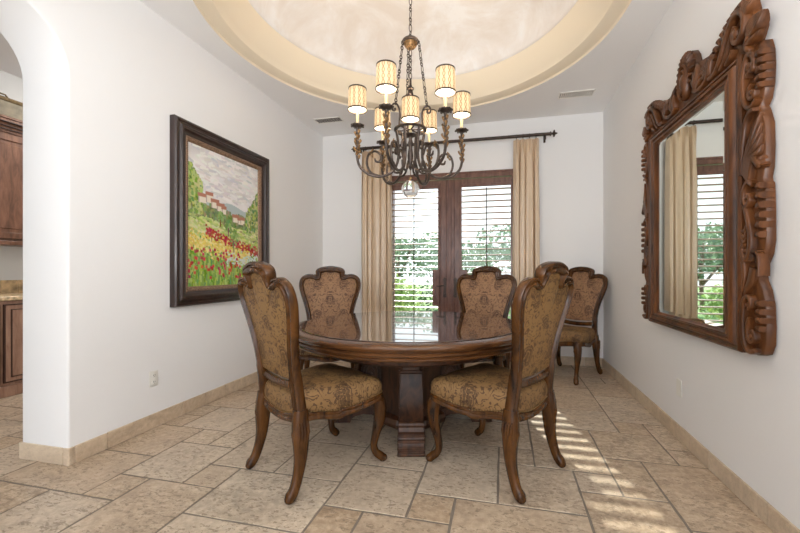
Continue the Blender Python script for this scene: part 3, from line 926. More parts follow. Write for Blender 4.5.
arm_prof = [(0.20, 0.64), (0.60, 0.64), (0.60, 0.615), (0.54, 0.60), (0.46, 0.575), (0.40, 0.545), (0.365, 0.51), (0.355, 0.47), (0.358, 0.43), (0.368, 0.39), (0.382, 0.35), (0.40, 0.31), (0.42, 0.27), (0.445, 0.235),
            (0.475, 0.205), (0.51, 0.18), (0.535, 0.16), (0.545, 0.14), (0.548, 0.13), (0.57, 0.125), (0.585, 0.10), (0.595, 0.08), (0.60, 0.065), (0.60, 0.0), (0.46, 0.0), (0.45, 0.03), (0.42, 0.05), (0.36, 0.065), (0.30, 0.06), (0.25, 0.04), (0.20, 0.04)]
for q in range(4):
    a = -PI/2+q*PI/2
    m = MB()
    m.prism(arm_prof, -0.078, 0.078)
    # framed pilaster face + horizontal reeding and scroll on the sides
    for z0, rr0 in ((0.115, 0.575), (0.09, 0.597), (0.05, 0.603), (0.012, 0.605)):
        m.box((rr0-0.05, -0.086, z0-0.009), (rr0+0.008, 0.086, z0+0.009), 0, 0.004)
    m.box((0.36, -0.060, 0.47), (0.385, 0.060, 0.62), 0, 0.006)
    m.box((0.335, -0.082, 0.445), (0.372, 0.082, 0.475), 0, 0.010)
    m.tube([(0.52, -0.080, 0.165), (0.52, 0.080, 0.165)], 0.022, 12)
    for sd in (-1, 1):
        for k_, sc_ in enumerate((1.0, 0.74, 0.48, 0.24)):
            pts = [(0.30+0.075*sc_*math.cos(b), sd*0.079, 0.35+0.16*sc_*math.sin(b)) for b in [2*PI*i/20 for i in range(20)]]
            m.tube(pts, (0.007), 6, closed=True)
        pts = spline([(0.56, sd*0.079, 0.622), (0.47, sd*0.079, 0.60), (0.39, sd*0.079, 0.565), (0.335, sd*0.079, 0.52), (0.25, sd*0.079, 0.525)], 5)
        m.tube(pts, 0.008, 6)
        pts = spline([(0.58, sd*0.079, 0.03), (0.48, sd*0.079, 0.10), (0.40, sd*0.079, 0.13), (0.30, sd*0.079, 0.12), (0.22, sd*0.079, 0.10)], 5)
        m.tube(pts, 0.008, 6)
    c_, s_ = math.cos(a), math.sin(a)
    m.v = [(x*c_-y*s_, x*s_+y*c_, z) for x, y, z in m.v]
    m.build('pedestal_arm', M['wood_t'], tab, angle=35)

# ------------------------------------------------------------------ chandelier
CX, CY = -0.700, 2.830
cam_yaw = math.radians(13.2)
ch = tag(empty('chandelier', (CX, CY, 3.775)), 'bronze scroll-arm chandelier with seven small lit shades over the table', 'chandelier')
Z0 = 3.775
def link_chain(p0, p1, pattern, r=0.0028):
    m = MB(); P0 = Vector(p0); P1 = Vector(p1); d = P1-P0; Ln = d.length; d.normalize()
    u = d.orthogonal().normalized(); w = d.cross(u)
    t = 0; k = 0
    while t < Ln-0.005:
        ln = pattern[k % len(pattern)]; wd = 0.011 if ln < 0.04 else 0.012
        c = P0+d*(t+ln/2); side = u if k % 2 == 0 else w
        pts = []
        for q in range(14):
            a = 2*PI*q/14
            pts.append(c+d*(ln/2+0.002)*math.sin(a)+side*wd*math.cos(a)*(1.0 if abs(math.sin(a)) < 0.8 else 0.8))
        m.tube(pts, r, 5, closed=True)
        t += ln-0.006; k += 1
    return m
m = MB(); m.lathe([(0, 0.0), (0.065, 0.0), (0.06, -0.02), (0.03, -0.035), (0.012, -0.045), (0, -0.046)], (0, 0, 0), 24)
m.build('ceiling_canopy', M['iron'], ch)
link_chain((0, 0, -0.04), (0, 0, 2.955-Z0), [0.03, 0.03, 0.062], 0.0034).build('main_chain', M['iron'], ch)
m = MB()
m.lathe([(0.0, 0.045), (0.012, 0.045), (0.02, 0.03), (0.045, 0.025), (0.062, 0.012), (0.068, 0.0), (0.062, -0.006), (0.05, -0.008), (0.0, -0.006)], (0, 0, 2.925-Z0), 24)
for q in range(3):
    a = q*2*PI/3-PI/2-0.55
    m.tube([(0.062*math.cos(a), 0.062*math.sin(a), 2.925-Z0), (0.07*math.cos(a), 0.07*math.sin(a), 2.915-Z0), (0.066*math.cos(a), 0.066*math.sin(a), 2.905-Z0)], 0.006, 6)
m.build('hub_cap', M['iron'], ch)
m = MB(); m.lathe([(0.0, -0.004), (0.048, -0.004), (0.046, -0.022), (0.034, -0.042), (0.016, -0.054), (0.010, -0.062), (0.0, -0.066)], (0, 0, 2.925-Z0), 16)
for q in range(12):
    a = 2*PI*q/12
    m.tube([(r*math.cos(a), r*math.sin(a), 2.925-Z0+z) for r, z in ((0.049, -0.006), (0.047, -0.022), (0.035, -0.042), (0.017, -0.054))], 0.004, 5)
m.build('hub_rosette', M['gold'], ch)
link_chain((0, 0, 2.862-Z0), (0, 0, 2.64-Z0), [0.05, 0.028, 0.028], 0.0032).build('center_chain', M['iron'], ch)
# central column
m = MB()
m.lathe([(0, 0), (0.008, 0), (0.010, -0.05), (0.016, -0.07), (0.028, -0.076), (0.028, -0.084), (0.016, -0.09), (0.020, -0.11), (0.024, -0.125), (0.016, -0.14), (0.012, -0.15), (0.022, -0.16), (0.0, -0.165)], (0, 0, 2.64-Z0), 16)
m.lathe([(0.004, 0), (0.004, -0.25)], (0, 0, 2.50-Z0), 8)
m.lathe([(0.0, 0), (0.02, 0), (0.012, -0.03), (0.020, -0.06), (0.014, -0.10), (0.024, -0.16), (0.020, -0.20), (0.010, -0.23), (0.016, -0.25), (0.006, -0.27), (0.0, -0.28)], (0, 0, 2.20-Z0), 16)
m.build('center_stem', M['iron'], ch)
# ring
m = MB(); R = 0.122
m.lathe([(R-0.018, 0.0), (R, -0.004), (R+0.008, 0.002), (R+0.006, 0.012), (R-0.002, 0.016), (R-0.012, 0.022), (R-0.018, 0.018), (R-0.018, 0.0)], (0, 0, 2.235-Z0), 48, 0, True, False)
for q in range(3):
    a = q*PI/3
    m.tube([(R*math.cos(a)*t, R*math.sin(a)*t, 2.24-Z0) for t in (-0.95, 0, 0.95)], 0.006, 6)
m.build('ring', M['iron'], ch)
A6 = [-23+60*k for k in range(6)]
def dirv(deg):   # angle measured from the direction towards the camera
    a = math.radians(deg); fx, fy = -math.sin(cam_yaw), math.cos(cam_yaw); rx, ry = math.cos(cam_yaw), math.sin(cam_yaw)
    return (rx*math.sin(a)-fx*math.cos(a), ry*math.sin(a)-fy*math.cos(a))
# top hooks (three) carrying the chains
for q, dg in enumerate((82, -62, 180+15)):
    dx, dy = dirv(dg)
    pr = [(0.10, 2.245), (0.092, 2.32), (0.095, 2.38), (0.115, 2.415), (0.142, 2.415), (0.158, 2.39), (0.150, 2.365), (0.132, 2.368), (0.132, 2.385)]
    m = MB(); sp = spline([(dx*r, dy*r, z-Z0) for r, z in pr], 5)
    m.tube(sp, [0.0075]*len(sp), 8); m.build('top_scroll', M['iron'], ch)
    c = link_chain((dx*0.066, dy*0.066, 2.91-Z0), (dx*0.128, dy*0.128, 2.42-Z0), [0.026, 0.026, 0.026, 0.060], 0.0030)
    c.build('side_chain', M['iron'], ch)
shade_mesh = None
def lamp_unit(dx, dy, r, zb):
    """candle, cup, shade, bulb at radius r; zb = height of the drip cup"""
    x, y = dx*r, dy*r
    m = MB()
    m.lathe([(0.0, -0.02), (0.010, -0.02), (0.014, -0.008), (0.030, -0.002), (0.044, 0.006), (0.049, 0.012), (0.047, 0.015), (0.030, 0.008), (0.014, 0.008), (0.013, 0.02), (0, 0.02)], (x, y, zb-Z0), 20)
    for k in range(8):
        a = 2*PI*k/8
        m.ball((x+0.047*math.cos(a), y+0.047*math.sin(a), zb+0.009-Z0), 0.0085, 4)
    m.build('drip_cup', M['iron'], ch)
    m = MB(); m.lathe([(0.0, 0), (0.0115, 0), (0.0115, 0.115), (0.009, 0.12), (0, 0.12)], (x, y, zb+0.015-Z0), 12)
    cn = m.build('candle_sleeve', M['candle'], ch)
    m = MB(); m.lathe([(0.006, 0), (0.013, 0.02), (0.014, 0.035), (0.008, 0.06), (0.0, 0.075)], (x, y, zb+0.135-Z0), 12)
    m.build('bulb', M['bulb'], cn)
    zs = zb+0.130; hgt = 0.160; zc = zs+hgt/2
    m = MB(); r0, r1 = 0.071, 0.066
    m.lathe([(r0, -hgt/2), (r1, hgt/2)], (0, 0, 0), 32, 0, True, False)
    m.lathe([(r0-0.002, -hgt/2), (r1-0.002, hgt/2)], (0, 0, 0), 32, 1, True, False)
    sh = m.build('lamp_shade', [M['shade'], M['lining']], ch, recalc=False); sh.location = (x, y, zc-Z0)
    m = MB()
    m.lathe([(r0-0.003, -hgt/2-0.004), (r0+0.003, -hgt/2-0.004), (r0+0.003, -hgt/2+0.006), (r0-0.003, -hgt/2+0.006), (r0-0.003, -hgt/2-0.004)], (0, 0, 0), 32, 0, True, False)
    m.build('shade_trim', M['iron'], sh)
    m = MB()
    m.lathe([(r1-0.003, hgt/2-0.005), (r1+0.003, hgt/2-0.005), (r1+0.003, hgt/2+0.004), (r1-0.003, hgt/2+0.004), (r1-0.003, hgt/2-0.005)], (0, 0, 0), 32, 0, True, False)
    m.build('shade_trim', M['iron'], sh)
    ld = bpy.data.lights.new('bulb_light', 'POINT'); ld.energy = 3.6; ld.color = (1.0, 0.89, 0.76); ld.shadow_soft_size = 0.03
    lo = bpy.data.objects.new('bulb_light', ld); COL.objects.link(lo); lo.location = (CX+x, CY+y, zb+0.24)
for dg in A6:
    dx, dy = dirv(dg)
    zb = 2.245
    m = MB()
    pr = [(0.112, 2.235), (0.100, 2.17), (0.094, 2.09), (0.098, 2.00), (0.130, 1.925), (0.190, 1.882), (0.265, 1.872), (0.335, 1.895), (0.390, 1.945), (0.410, 2.02), (0.407, 2.10), (0.407, 2.24)]
    sp = spline([(dx*r, dy*r, z-Z0) for r, z in pr], 5)
    m.tube(sp, [0.0105]*len(sp), 8)
    # inner C scroll growing from the bottom of the arm and curling in
    pr = [(0.10, 2.05), (0.125, 2.12), (0.155, 2.10), (0.150, 2.06), (0.130, 2.065)]
    sp = spline([(dx*r, dy*r, z-Z0) for r, z in pr], 5); m.tube(sp, [0.009]*len(sp), 6)
    pr = [(0.235, 1.874), (0.305, 1.90), (0.335, 1.97), (0.320, 2.04), (0.272, 2.065), (0.230, 2.035), (0.235, 1.99), (0.265, 1.985), (0.275, 2.01)]
    sp = spline([(dx*r, dy*r, z-Z0) for r, z in pr], 5); m.tube(sp, [0.0090]*(len(sp)-4)+[0.008, 0.007, 0.006, 0.006], 7)
    pr = [(0.040, 1.99), (0.060, 1.93), (0.105, 1.905), (0.140, 1.925), (0.15, 1.97)]
    sp = spline([(dx*r, dy*r, z-Z0) for r, z in pr], 5); m.tube(sp, [0.009]*len(sp), 6)
    m.build('arm', M['iron'], ch)
    m = MB(); ox, oy = dx*0.407, dy*0.407
    for k in range(14):        # curled leaves climbing the arm
        a = k*2.4; z = 2.015+0.0145*k
        ux, uy = math.cos(a), math.sin(a)
        rr0 = 0.016+0.008*math.sin(PI*k/13)
        pts = [(ox+ux*0.004, oy+uy*0.004, z-Z0-0.016), (ox+ux*rr0*0.7, oy+uy*rr0*0.7, z-Z0), (ox+ux*rr0, oy+uy*rr0, z-Z0+0.012), (ox+ux*rr0*0.8, oy+uy*rr0*0.8, z-Z0+0.022)]
        m.tube(spline(pts, 3), [(0.003, 0.003)]+[(0.010, 0.0035)]*7+[(0.004, 0.003)]*2, 6)
    for k in range(5):
        a = k*1.3
        pts = [(dx*0.305+0.012*math.cos(a), dy*0.305+0.012*math.sin(a), 2.015-Z0+0.01*k), (dx*0.29, dy*0.29, 2.05-Z0+0.008*k)]
        m.tube(pts, [0.007, 0.003], 5)
    m.build('arm_leaves', M['gold'], ch)
    lamp_unit(dx, dy, 0.407, zb)
lamp_unit(0.0, 0.0, 0.0, 2.19)
m = MB(); m.tube([(0, 0, 1.935-Z0), (0, 0, 1.855-Z0)], 0.003, 6)
m.lathe([(0.0, 0.012), (0.012, 0.01), (0.014, 0), (0.01, -0.008), (0, -0.01)], (0, 0, 1.862-Z0), 12)
m.build('ball_stem', M['gold'], ch)
m = MB(); m.ball((0, 0, 1.780-Z0), 0.070, 14)
m.build('crystal_ball', M['crystal'], ch, angle=60)

# ------------------------------------------------------------------ painting on the left wall
PY0, PY1, PZ0, PZ1 = 2.375, 3.568, 0.866, 2.345
pw, ph_ = PY1-PY0, PZ1-PZ0
pt = tag(empty('framed_painting', (XL, (PY0+PY1)/2, (PZ0+PZ1)/2), math.radians(90)), 'large framed landscape painting of poppy fields and village houses on the left wall', 'painting')
def frame_loop(m, w, h, sec, mi=0):
    """mitred rectangular moulding; sec = list of (inward, out) from the outer edge"""
    corners = [(-w/2, -h/2, 1, 1), (w/2, -h/2, -1, 1), (w/2, h/2, -1, -1), (-w/2, h/2, 1, -1)]
    vs = []; k = len(sec)
    for cx, cz, sx, sz in corners:
        for d, o in sec: vs.append((cx+sx*d, -o, cz+sz*d))
    fs = [(i*k+q, ((i+1) % 4)*k+q, ((i+1) % 4)*k+(q+1) % k, i*k+(q+1) % k) for i in range(4) for q in range(k)]
    m.add(vs, fs, mi, False)
m = MB()
frame_loop(m, pw, ph_, [(0, 0.0), (0, 0.045), (0.010, 0.055), (0.022, 0.056), (0.030, 0.047), (0.045, 0.047), (0.060, 0.060), (0.078, 0.060), (0.092, 0.044), (0.105, 0.036), (0.115, 0.034), (0.115, 0.0)])
m.build('frame', M['pframe'], pt)
m = MB(); frame_loop(m, pw-0.23, ph_-0.23, [(0, 0.0), (0, 0.034), (0.006, 0.038), (0.020, 0.034), (0.034, 0.024), (0.038, 0.018), (0.038, 0.0)])
for horiz in (0, 1):       # beading
    L_ = (pw if horiz else ph_)-0.26; nb = int(L_/0.016)
    for sgn in (-1, 1):
        for k in range(nb+1):
            q = -L_/2+L_*k/nb
            p = (q, -0.037, sgn*(ph_/2-0.129)) if horiz else (sgn*(pw/2-0.129), -0.037, q)
            m.ball(p, 0.006, 3)
m.build('frame_liner', M['pliner'], pt)
# the picture itself: brush strokes rasterised into vertex colours of the canvas
GW, GH = 150, 190
cw, chh = pw-0.30, ph_-0.30
img = np.zeros((GH, GW, 3)); rp = np.random.RandomState(4)
yy, xx = np.mgrid[0:GH, 0:GW]; U = xx/GW; V = 1-yy/GH      # V up
def lerp(a, b, t): return np.array(a)*(1-t)+np.array(b)*t
n1 = sum(np.sin(U*a_+V*b_+c_)*d_ for a_, b_, c_, d_ in ((9, 22, 1, .5), (17, -31, 2, .3), (29, 45, 0, .2), (5, 60, 3, .25)))
sky = lerp((.66, .64, .64), (.84, .80, .78), 0.5)[None, None, :]+0.13*n1[..., None]*np.array((1, .97, .93))
img[:] = sky
g = V < 0.66-0.06*U+0.012*np.sin(U*14)
img[g] = (0.42, 0.50, 0.50)
g = V < 0.62-0.09*U+0.015*np.sin(U*20)
img[g] = (0.20, 0.27, 0.13)
g = V < 0.545-0.12*U
img[g] = (0.55, 0.60, 0.20)
g = V < 0.33
img[g] = (0.22, 0.36, 0.07)
def stroke(u, v, du, dv, wd, col, var=0.06):
    c = np.clip(np.array(col)+rp.uniform(-var, var, 3), 0.01, 1)
    x0, y0 = u*GW, (1-v)*GH; L_ = max(abs(du)*GW, abs(dv)*GH, 1)
    n = int(L_)+1
    for k in range(n):
        t = k/n; x = x0+du*GW*t; y = y0-dv*GH*t; r = max(0.5, wd*GW*(1-0.5*t))
        xa, xb = int(max(0, x-r)), int(min(GW, x+r+1)); ya_, yb2 = int(max(0, y-r)), int(min(GH, y+r+1))
        if xa < xb and ya_ < yb2: img[ya_:yb2, xa:xb] = c
R_ = rp.uniform
for _ in range(260): stroke(R_(0, 1), R_(0.66, 1), R_(.03, .12), R_(-.02, .02), .008, [(.78, .77, .75), (.60, .60, .62), (.70, .66, .64), (.85, .83, .80)][rp.randint(4)], .03)
for _ in range(500):
    u = R_(0, 1); v = R_(0.49, 0.63)-0.11*u; stroke(u, v, R_(-.02, .02), R_(0, .02), .010, [(.10, .18, .05), (.22, .32, .10), (.30, .26, .12), (.16, .22, .08)][rp.randint(4)], .04)
for _ in range(700):
    u = R_(-0.02, 0.17); v = R_(0.52, 0.85-0.9*max(0, u-.04)); stroke(u, v, R_(-.02, .02), R_(-.01, .03), .010, [(.20, .34, .07), (.42, .52, .14), (.14, .24, .06), (.50, .55, .20)][rp.randint(4)], .05)
for _ in range(500):
    u = R_(0.80, 1.0); v = R_(0.36, 0.58+0.20*(u-.8)/.2); stroke(u, v, R_(-.02, .02), R_(-.01, .03), .010, [(.16, .28, .07), (.40, .48, .14), (.12, .20, .06), (.48, .50, .22)][rp.randint(4)], .05)
for (u, v, w_, h_) in ((.13, .595, .10, .05), (.22, .61, .09, .055), (.29, .575, .10, .05), (.36, .56, .10, .045), (.43, .545, .06, .04), (.58, .50, .10, .04), (.66, .485, .09, .04), (.70, .50, .07, .03)):
    x0, x1 = int(u*GW), int((u+w_)*GW); y1, y0 = int((1-v)*GH), int((1-v-h_)*GH)
    img[y0:y1, x0:x1] = (.80, .72, .60)
    img[y0:y1, x0:x0+2] = (.45, .36, .30)
    img[y0-4:y0+1, x0-1:x1+1] = (.42, .17, .11)
for _ in range(500):
    u = R_(0, 1); v = R_(0.33, 0.52)-0.10*u; stroke(u, v, R_(.02, .07), R_(-.012, 0), .006, [(.60, .66, .24), (.46, .56, .16), (.68, .66, .34), (.35, .48, .12)][rp.randint(4)], .05)
for _ in range(900):
    u = R_(0.0, 1.05); v = R_(0.0, 0.34)-0.06*u; stroke(u, v, R_(-.015, .015), R_(.02, .07), .005, [(.12, .26, .04), (.30, .46, .08), (.42, .54, .12), (.16, .32, .06)][rp.randint(4)], .05)
for _ in range(420):
    u = R_(0.22, 1.0); v = 0.40-0.17*(u-.18)+rp.normal(0, .022); stroke(u, v, R_(0, .012), 0, .006, [(.42, .03, .03), (.55, .06, .05), (.30, .02, .03)][rp.randint(3)], .04)
for _ in range(650):
    u = R_(0.0, 0.85); v = 0.335-0.14*u+rp.normal(0, .036); stroke(u, v, R_(0, .012), 0, .006, [(.78, .62, .14), (.82, .72, .30), (.70, .52, .10)][rp.randint(3)], .05)
for _ in range(160):
    u = R_(0.5, 1.0); v = 0.20+rp.normal(0, .03); stroke(u, v, R_(0, .01), 0, .005, (.62, .72, .66), .06)
for _ in range(75):
    u = R_(0.0, 0.8); v = R_(.06, .27); stroke(u, v, R_(0, .010), R_(0, .008), .010, [(.50, .04, .05), (.62, .08, .07), (.36, .02, .04)][rp.randint(3)], .04)
for (u0_, v0_, s_) in ((.52, .47, .05), (.60, .385, .07), (.41, .52, .04)):
    for _ in range(70):
        a = R_(0, 2*PI); r = s_*math.sqrt(R_(0, 1)); stroke(u0_+r*math.cos(a)*.9, v0_+r*math.sin(a), .006, .004, .007, [(.14, .26, .07), (.26, .40, .12)][rp.randint(2)], .03)
    stroke(u0_, v0_-s_*1.7, 0, s_*1.2, .005, (.18, .10, .05))
img = np.clip(img, 0.01, 1)**0.88
m = MB()
vs = [(-cw/2+cw*i/(GW-1), -0.014-0.0006*((i*7+j*13) % 5), chh/2-chh*j/(GH-1)) for j in range(GH) for i in range(GW)]
m.add(vs, [(j*GW+i, (j+1)*GW+i, (j+1)*GW+i+1, j*GW+i+1) for j in range(GH-1) for i in range(GW-1)])
def mk():
    t = NT('oil_on_canvas'); a = t.node('ShaderNodeAttribute', attribute_name='paint')
    t.bump(t.noise(t.coord(), 120, 3), 0.15, 0.002)
    return t.set(Base_Color=a.outputs['Color'], Roughness=0.6, Specular_IOR_Level=0.2)
cv = m.build('canvas', mk(), pt, recalc=False)
pa = cv.data.color_attributes.new('paint', 'FLOAT_COLOR', 'POINT')
pa.data.foreach_set('color', np.concatenate([img.reshape(-1, 3), np.ones((GW*GH, 1))], 1).astype(np.float32).ravel())

# ------------------------------------------------------------------ mirror on the right wall
MYC = 2.673
mir = tag(empty('wall_mirror', (XR, MYC, 0.757), math.radians(-90)), 'tall mirror in a heavily carved dark wood frame on the right wall', 'mirror')
def zz(z): return z-0.757
gw, gz0, gz1 = 0.86, 0.845, 2.085
m = MB()
gx, ga, gb = gw/2, zz(gz0), zz(gz1); bv = 0.022
vs = [(-gx, -0.052, ga), (gx, -0.052, ga), (gx, -0.052, gb), (-gx, -0.052, gb), (-gx+bv, -0.0540, ga+bv), (gx-bv, -0.0540, ga+bv), (gx-bv, -0.0540, gb-bv), (-gx+bv, -0.0540, gb-bv),
      (-gx, -0.03, ga), (gx, -0.03, ga), (gx, -0.03, gb), (-gx, -0.03, gb)]
m.add(vs, [(4, 5, 6, 7), (0, 1, 5, 4), (1, 2, 6, 5), (2, 3, 7, 6), (3, 0, 4, 7), (0, 8, 9, 1), (1, 9, 10, 2), (2, 10, 11, 3), (3, 11, 8, 0), (11, 10, 9, 8)], 0, False)
m.build('mirror_glass', M['mirror'], mir, angle=2)
m = MB()
fw, fz0, fz1 = 1.16, 0.757, 2.175
sec = [(0, 0.0), (0, 0.062), (0.014, 0.072), (0.026, 0.070), (0.030, 0.062), (0.044, 0.060), (0.050, 0.072), (0.066, 0.080), (0.084, 0.078), (0.092, 0.066), (0.104, 0.064), (0.112, 0.072), (0.124, 0.072), (0.132, 0.062), (0.142, 0.058), (0.150, 0.052), (0.150, 0.0)]
o0 = len(m.v)
# separate inward scale for z (bottom/top rails) and x (side rails)
corners = [(-fw/2, zz(fz0), 1, 1), (fw/2, zz(fz0), -1, 1), (fw/2, zz(fz1), -1, -1), (-fw/2, zz(fz1), 1, -1)]
vs = []; k = len(sec)
for cx, cz, sx, sz in corners:
    for d, o in sec: vs.append((cx+sx*d, -o, cz+sz*d*0.60))
m.add(vs, [(i*k+q, ((i+1) % 4)*k+q, ((i+1) % 4)*k+(q+1) % k, i*k+(q+1) % k) for i in range(4) for q in range(k)], 0, False)
m.build('mirror_frame', M['wood_m'], mir)
def ridge(m, pts2, w, h, base=-0.048, n=8, hs_=0.85):
    """raised carved ridge lying on the plate: pts2 in (x,z)"""
    N = len(pts2)
    ws = w if isinstance(w, list) else [w]*N
    hs = h if isinstance(h, list) else [h]*N
    hs = [q*hs_ for q in hs]
    if len(ws) != N: ws = [interp(np.linspace(0, 1, len(ws)), ws, i/(N-1)) for i in range(N)]
    if len(hs) != N: hs = [interp(np.linspace(0, 1, len(hs)), hs, i/(N-1)) for i in range(N)]
    m.sweep([(p[0], base, p[1]) for p in pts2], [rrect(max(ws[i]*0.78, 0.002), max(hs[i], 0.002), 0.30) for i in range(N)], (0, 1, 0))
def leaf(m, p0, ang, ln, w, n=5, curl=0.5, base=-0.048, h=0.03, s=1):
    """acanthus spray: n lobes fanning out from p0"""
    for i in range(n):
        t = (i/(n-1)-0.5) if n > 1 else 0
        a = math.radians(ang)+t*1.15; L_ = ln*(1-0.5*abs(t))
        pts = []
        for q in range(7):
            u = q/6; aa_ = a+curl*u*u*(1.0 if t >= 0 else -1.0)*s
            pts.append((p0[0]+L_*u*math.cos(aa_), p0[1]+L_*u*math.sin(aa_)))
        ridge(m, pts, [w*0.35, w*0.9, w, w*0.85, w*0.2], [h*0.7, h, h*1.1, h, h*0.4], base)
def gadroons(m, x0, x1, z0, z1, n, w, h, tilt=0.0, base=-0.05):
    x0 = x0+(x1-x0)*0.15
    for i in range(n):
        z = z0+(z1-z0)*(i+0.5)/n; hz = (z1-z0)/n*0.36
        e = 0.012*math.sin(PI*(i+0.5)/n)
        xe = x1+(e*0.5 if x1 > 0 else -e*0.5)
        m.sweep([(x0, -0.052, z), ((x0*2+x1)/3, -0.046, z), ((x0+x1*3)/4, -0.042, z), (xe, -0.042, z)], [rrect(hz*0.6, 0.014, 0.4), rrect(hz*0.9, 0.028, 0.4), rrect(hz, 0.034, 0.35), rrect(hz*0.9, 0.031, 0.3)], (0, 1, 0))
def side_carving(s):
    m = MB(); mp = lambda x: 0.58+(x-0.54)*0.142/0.19
    f = lambda pts: [(s*mp(x), zz(z)) for x, z in pts]
    oz = [2.18, 2.17, 2.12, 2.05, 1.97, 1.91, 1.885, 1.86, 1.80, 1.70, 1.60, 1.56, 1.545, 1.52, 1.40, 1.28, 1.22, 1.17, 1.14, 1.10, 1.06, 1.0, 0.90, 0.82, 0.775, 0.762]
    oa = [.655, .70, .722, .728, .722, .700, .672, .690, .718, .724, .716, .700, .704, .722, .728, .728, .712, .672, .658, .668, .700, .724, .732, .728, .700, .65]
    poly = [(0.52, 0.765), ] + [(a, z) for a, z in zip(oa, oz)][::-1] + [(0.52, 2.18)]
    poly = [(s*mp(x), zz(z)) for x, z in poly]
    m.prism(poly, -0.046, -0.008, 0, 0.005)
    # --- top C scroll with gadroons (1.89 - 2.17)
    c1 = f(spline2([(0.60, 2.04), (0.625, 2.065), (0.655, 2.06), (0.662, 2.10), (0.635, 2.14), (0.59, 2.135), (0.562, 2.08), (0.555, 2.01), (0.567, 1.95), (0.60, 1.905), (0.645, 1.895), (0.69, 1.915)], 5))
    ridge(m, c1, [0.008, 0.014, 0.017, 0.016, 0.013, 0.010], 0.030)
    m.ball((s*mp(0.617), -0.062, zz(2.085)), 0.026*0.8, 8, 0, (1, 0.7, 1.1))
    c2 = f(spline2([(0.64, 2.00), (0.61, 1.975), (0.618, 1.94), (0.655, 1.935), (0.668, 1.96)], 5))
    ridge(m, c2, 0.012, 0.026)
    m.ball((s*mp(0.648), -0.060, zz(1.958)), 0.020*0.75, 7)
    gadroons(m, s*mp(0.655), s*mp(0.725), zz(1.95), zz(2.13), 5, 0.02, 0.028)
    # --- acanthus (1.56 - 1.88)
    for i in range(6):
        t = i/5
        ridge(m, f(spline2([(0.56+0.01*i, 1.60-0.01*i), (0.60+0.012*i, 1.67-0.004*i), (0.645+0.014*i, 1.76-0.03*i), (0.70+0.004*i, 1.85-0.048*i)], 4)), [0.010, 0.018, 0.016, 0.004], [0.026, 0.036, 0.030, 0.010])
    ridge(m, f(spline2([(0.545, 1.60), (0.552, 1.72), (0.575, 1.82), (0.62, 1.87), (0.67, 1.875)], 4)), [0.010, 0.016, 0.016, 0.012], 0.030)
    # --- long S scroll with gadroons (1.14 - 1.56)
    ridge(m, f(spline2([(0.66, 1.535), (0.615, 1.555), (0.572, 1.525), (0.565, 1.475), (0.60, 1.445), (0.632, 1.47), (0.618, 1.50)], 5)), [0.014, 0.016, 0.015, 0.010], 0.032)
    ridge(m, f(spline2([(0.57, 1.48), (0.605, 1.40), (0.635, 1.32), (0.63, 1.24), (0.60, 1.20), (0.565, 1.215), (0.558, 1.255), (0.585, 1.27)], 5)), [0.014, 0.017, 0.017, 0.010], 0.032)
    m.ball((s*mp(0.602), -0.060, zz(1.485)), 0.020*0.75, 7)
    m.ball((s*mp(0.578), -0.060, zz(1.238)), 0.017*0.75, 7)
    gadroons(m, s*mp(0.655), s*mp(0.725), zz(1.285), zz(1.545), 6, 0.02, 0.030)
    for i in range(4):
        ridge(m, f(spline2([(0.55, 1.34-0.02*i), (0.575, 1.33-0.025*i), (0.600, 1.36-0.03*i)], 4)), [0.006, 0.012, 0.004], 0.026)
    # --- leaf falling (1.0 - 1.27)
    for i in range(5):
        ridge(m, f(spline2([(0.60+0.015*i, 1.19), (0.63+0.014*i, 1.225), (0.668+0.010*i, 1.235-0.012*i), (0.712, 1.235-0.028*i)], 4)), [0.010, 0.014, 0.012, 0.004], 0.028)
    ridge(m, f(spline2([(0.65, 1.16), (0.625, 1.10), (0.585, 1.06), (0.545, 1.03)], 4)), [0.030, 0.026, 0.018, 0.006], [0.024, 0.026, 0.024, 0.010])
    ridge(m, f(spline2([(0.56, 1.19), (0.572, 1.12), (0.555, 1.05)], 4)), [0.016, 0.014, 0.008], 0.028)
    # --- bottom C scroll (0.77 - 1.05)
    ridge(m, f(spline2([(0.618, 0.965), (0.640, 0.985), (0.632, 1.02), (0.595, 1.025), (0.567, 0.99), (0.556, 0.92), (0.562, 0.84), (0.59, 0.79), (0.64, 0.775), (0.69, 0.79)], 5)), [0.009, 0.014, 0.017, 0.016, 0.012], 0.032)
    m.ball((s*mp(0.610), -0.060, zz(0.985)), 0.021*0.75, 8)
    ridge(m, f(spline2([(0.625, 0.93), (0.60, 0.89), (0.603, 0.84), (0.64, 0.82), (0.672, 0.84), (0.662, 0.87), (0.64, 0.865)], 5)), 0.012, 0.028)
    m.ball((s*mp(0.643), -0.060, zz(0.846)), 0.022*0.75, 7)
    gadroons(m, s*mp(0.655), s*mp(0.725), zz(0.87), zz(1.02), 4, 0.02, 0.030)
    m.build('side_carving', M['wood_m'], mir, angle=50)
def spline2(pts, n=5):
    return [(p.x, p.y) for p in spline([Vector((a, b, 0)) for a, b in pts], n)]
for s in (1, -1): side_carving(s)
# crest
m = MB()
half_c = [(0.0, 2.505), (0.045, 2.497), (0.078, 2.455), (0.098, 2.40), (0.15, 2.375), (0.20, 2.365), (0.26, 2.35), (0.32, 2.345), (0.36, 2.372), (0.41, 2.385), (0.47, 2.392), (0.53, 2.42), (0.58, 2.425), (0.62, 2.38), (0.635, 2.33),
          (0.65, 2.30), (0.672, 2.28), (0.675, 2.25), (0.66, 2.22), (0.64, 2.19), (0.62, 2.172), (0.60, 2.17)]
outl = half_c+[(-a, z) for a, z in half_c[::-1][:-1]]
poly = [(a, zz(z)) for a, z in outl]+[]
m.prism(poly, -0.044, -0.006, 0, 0.005)
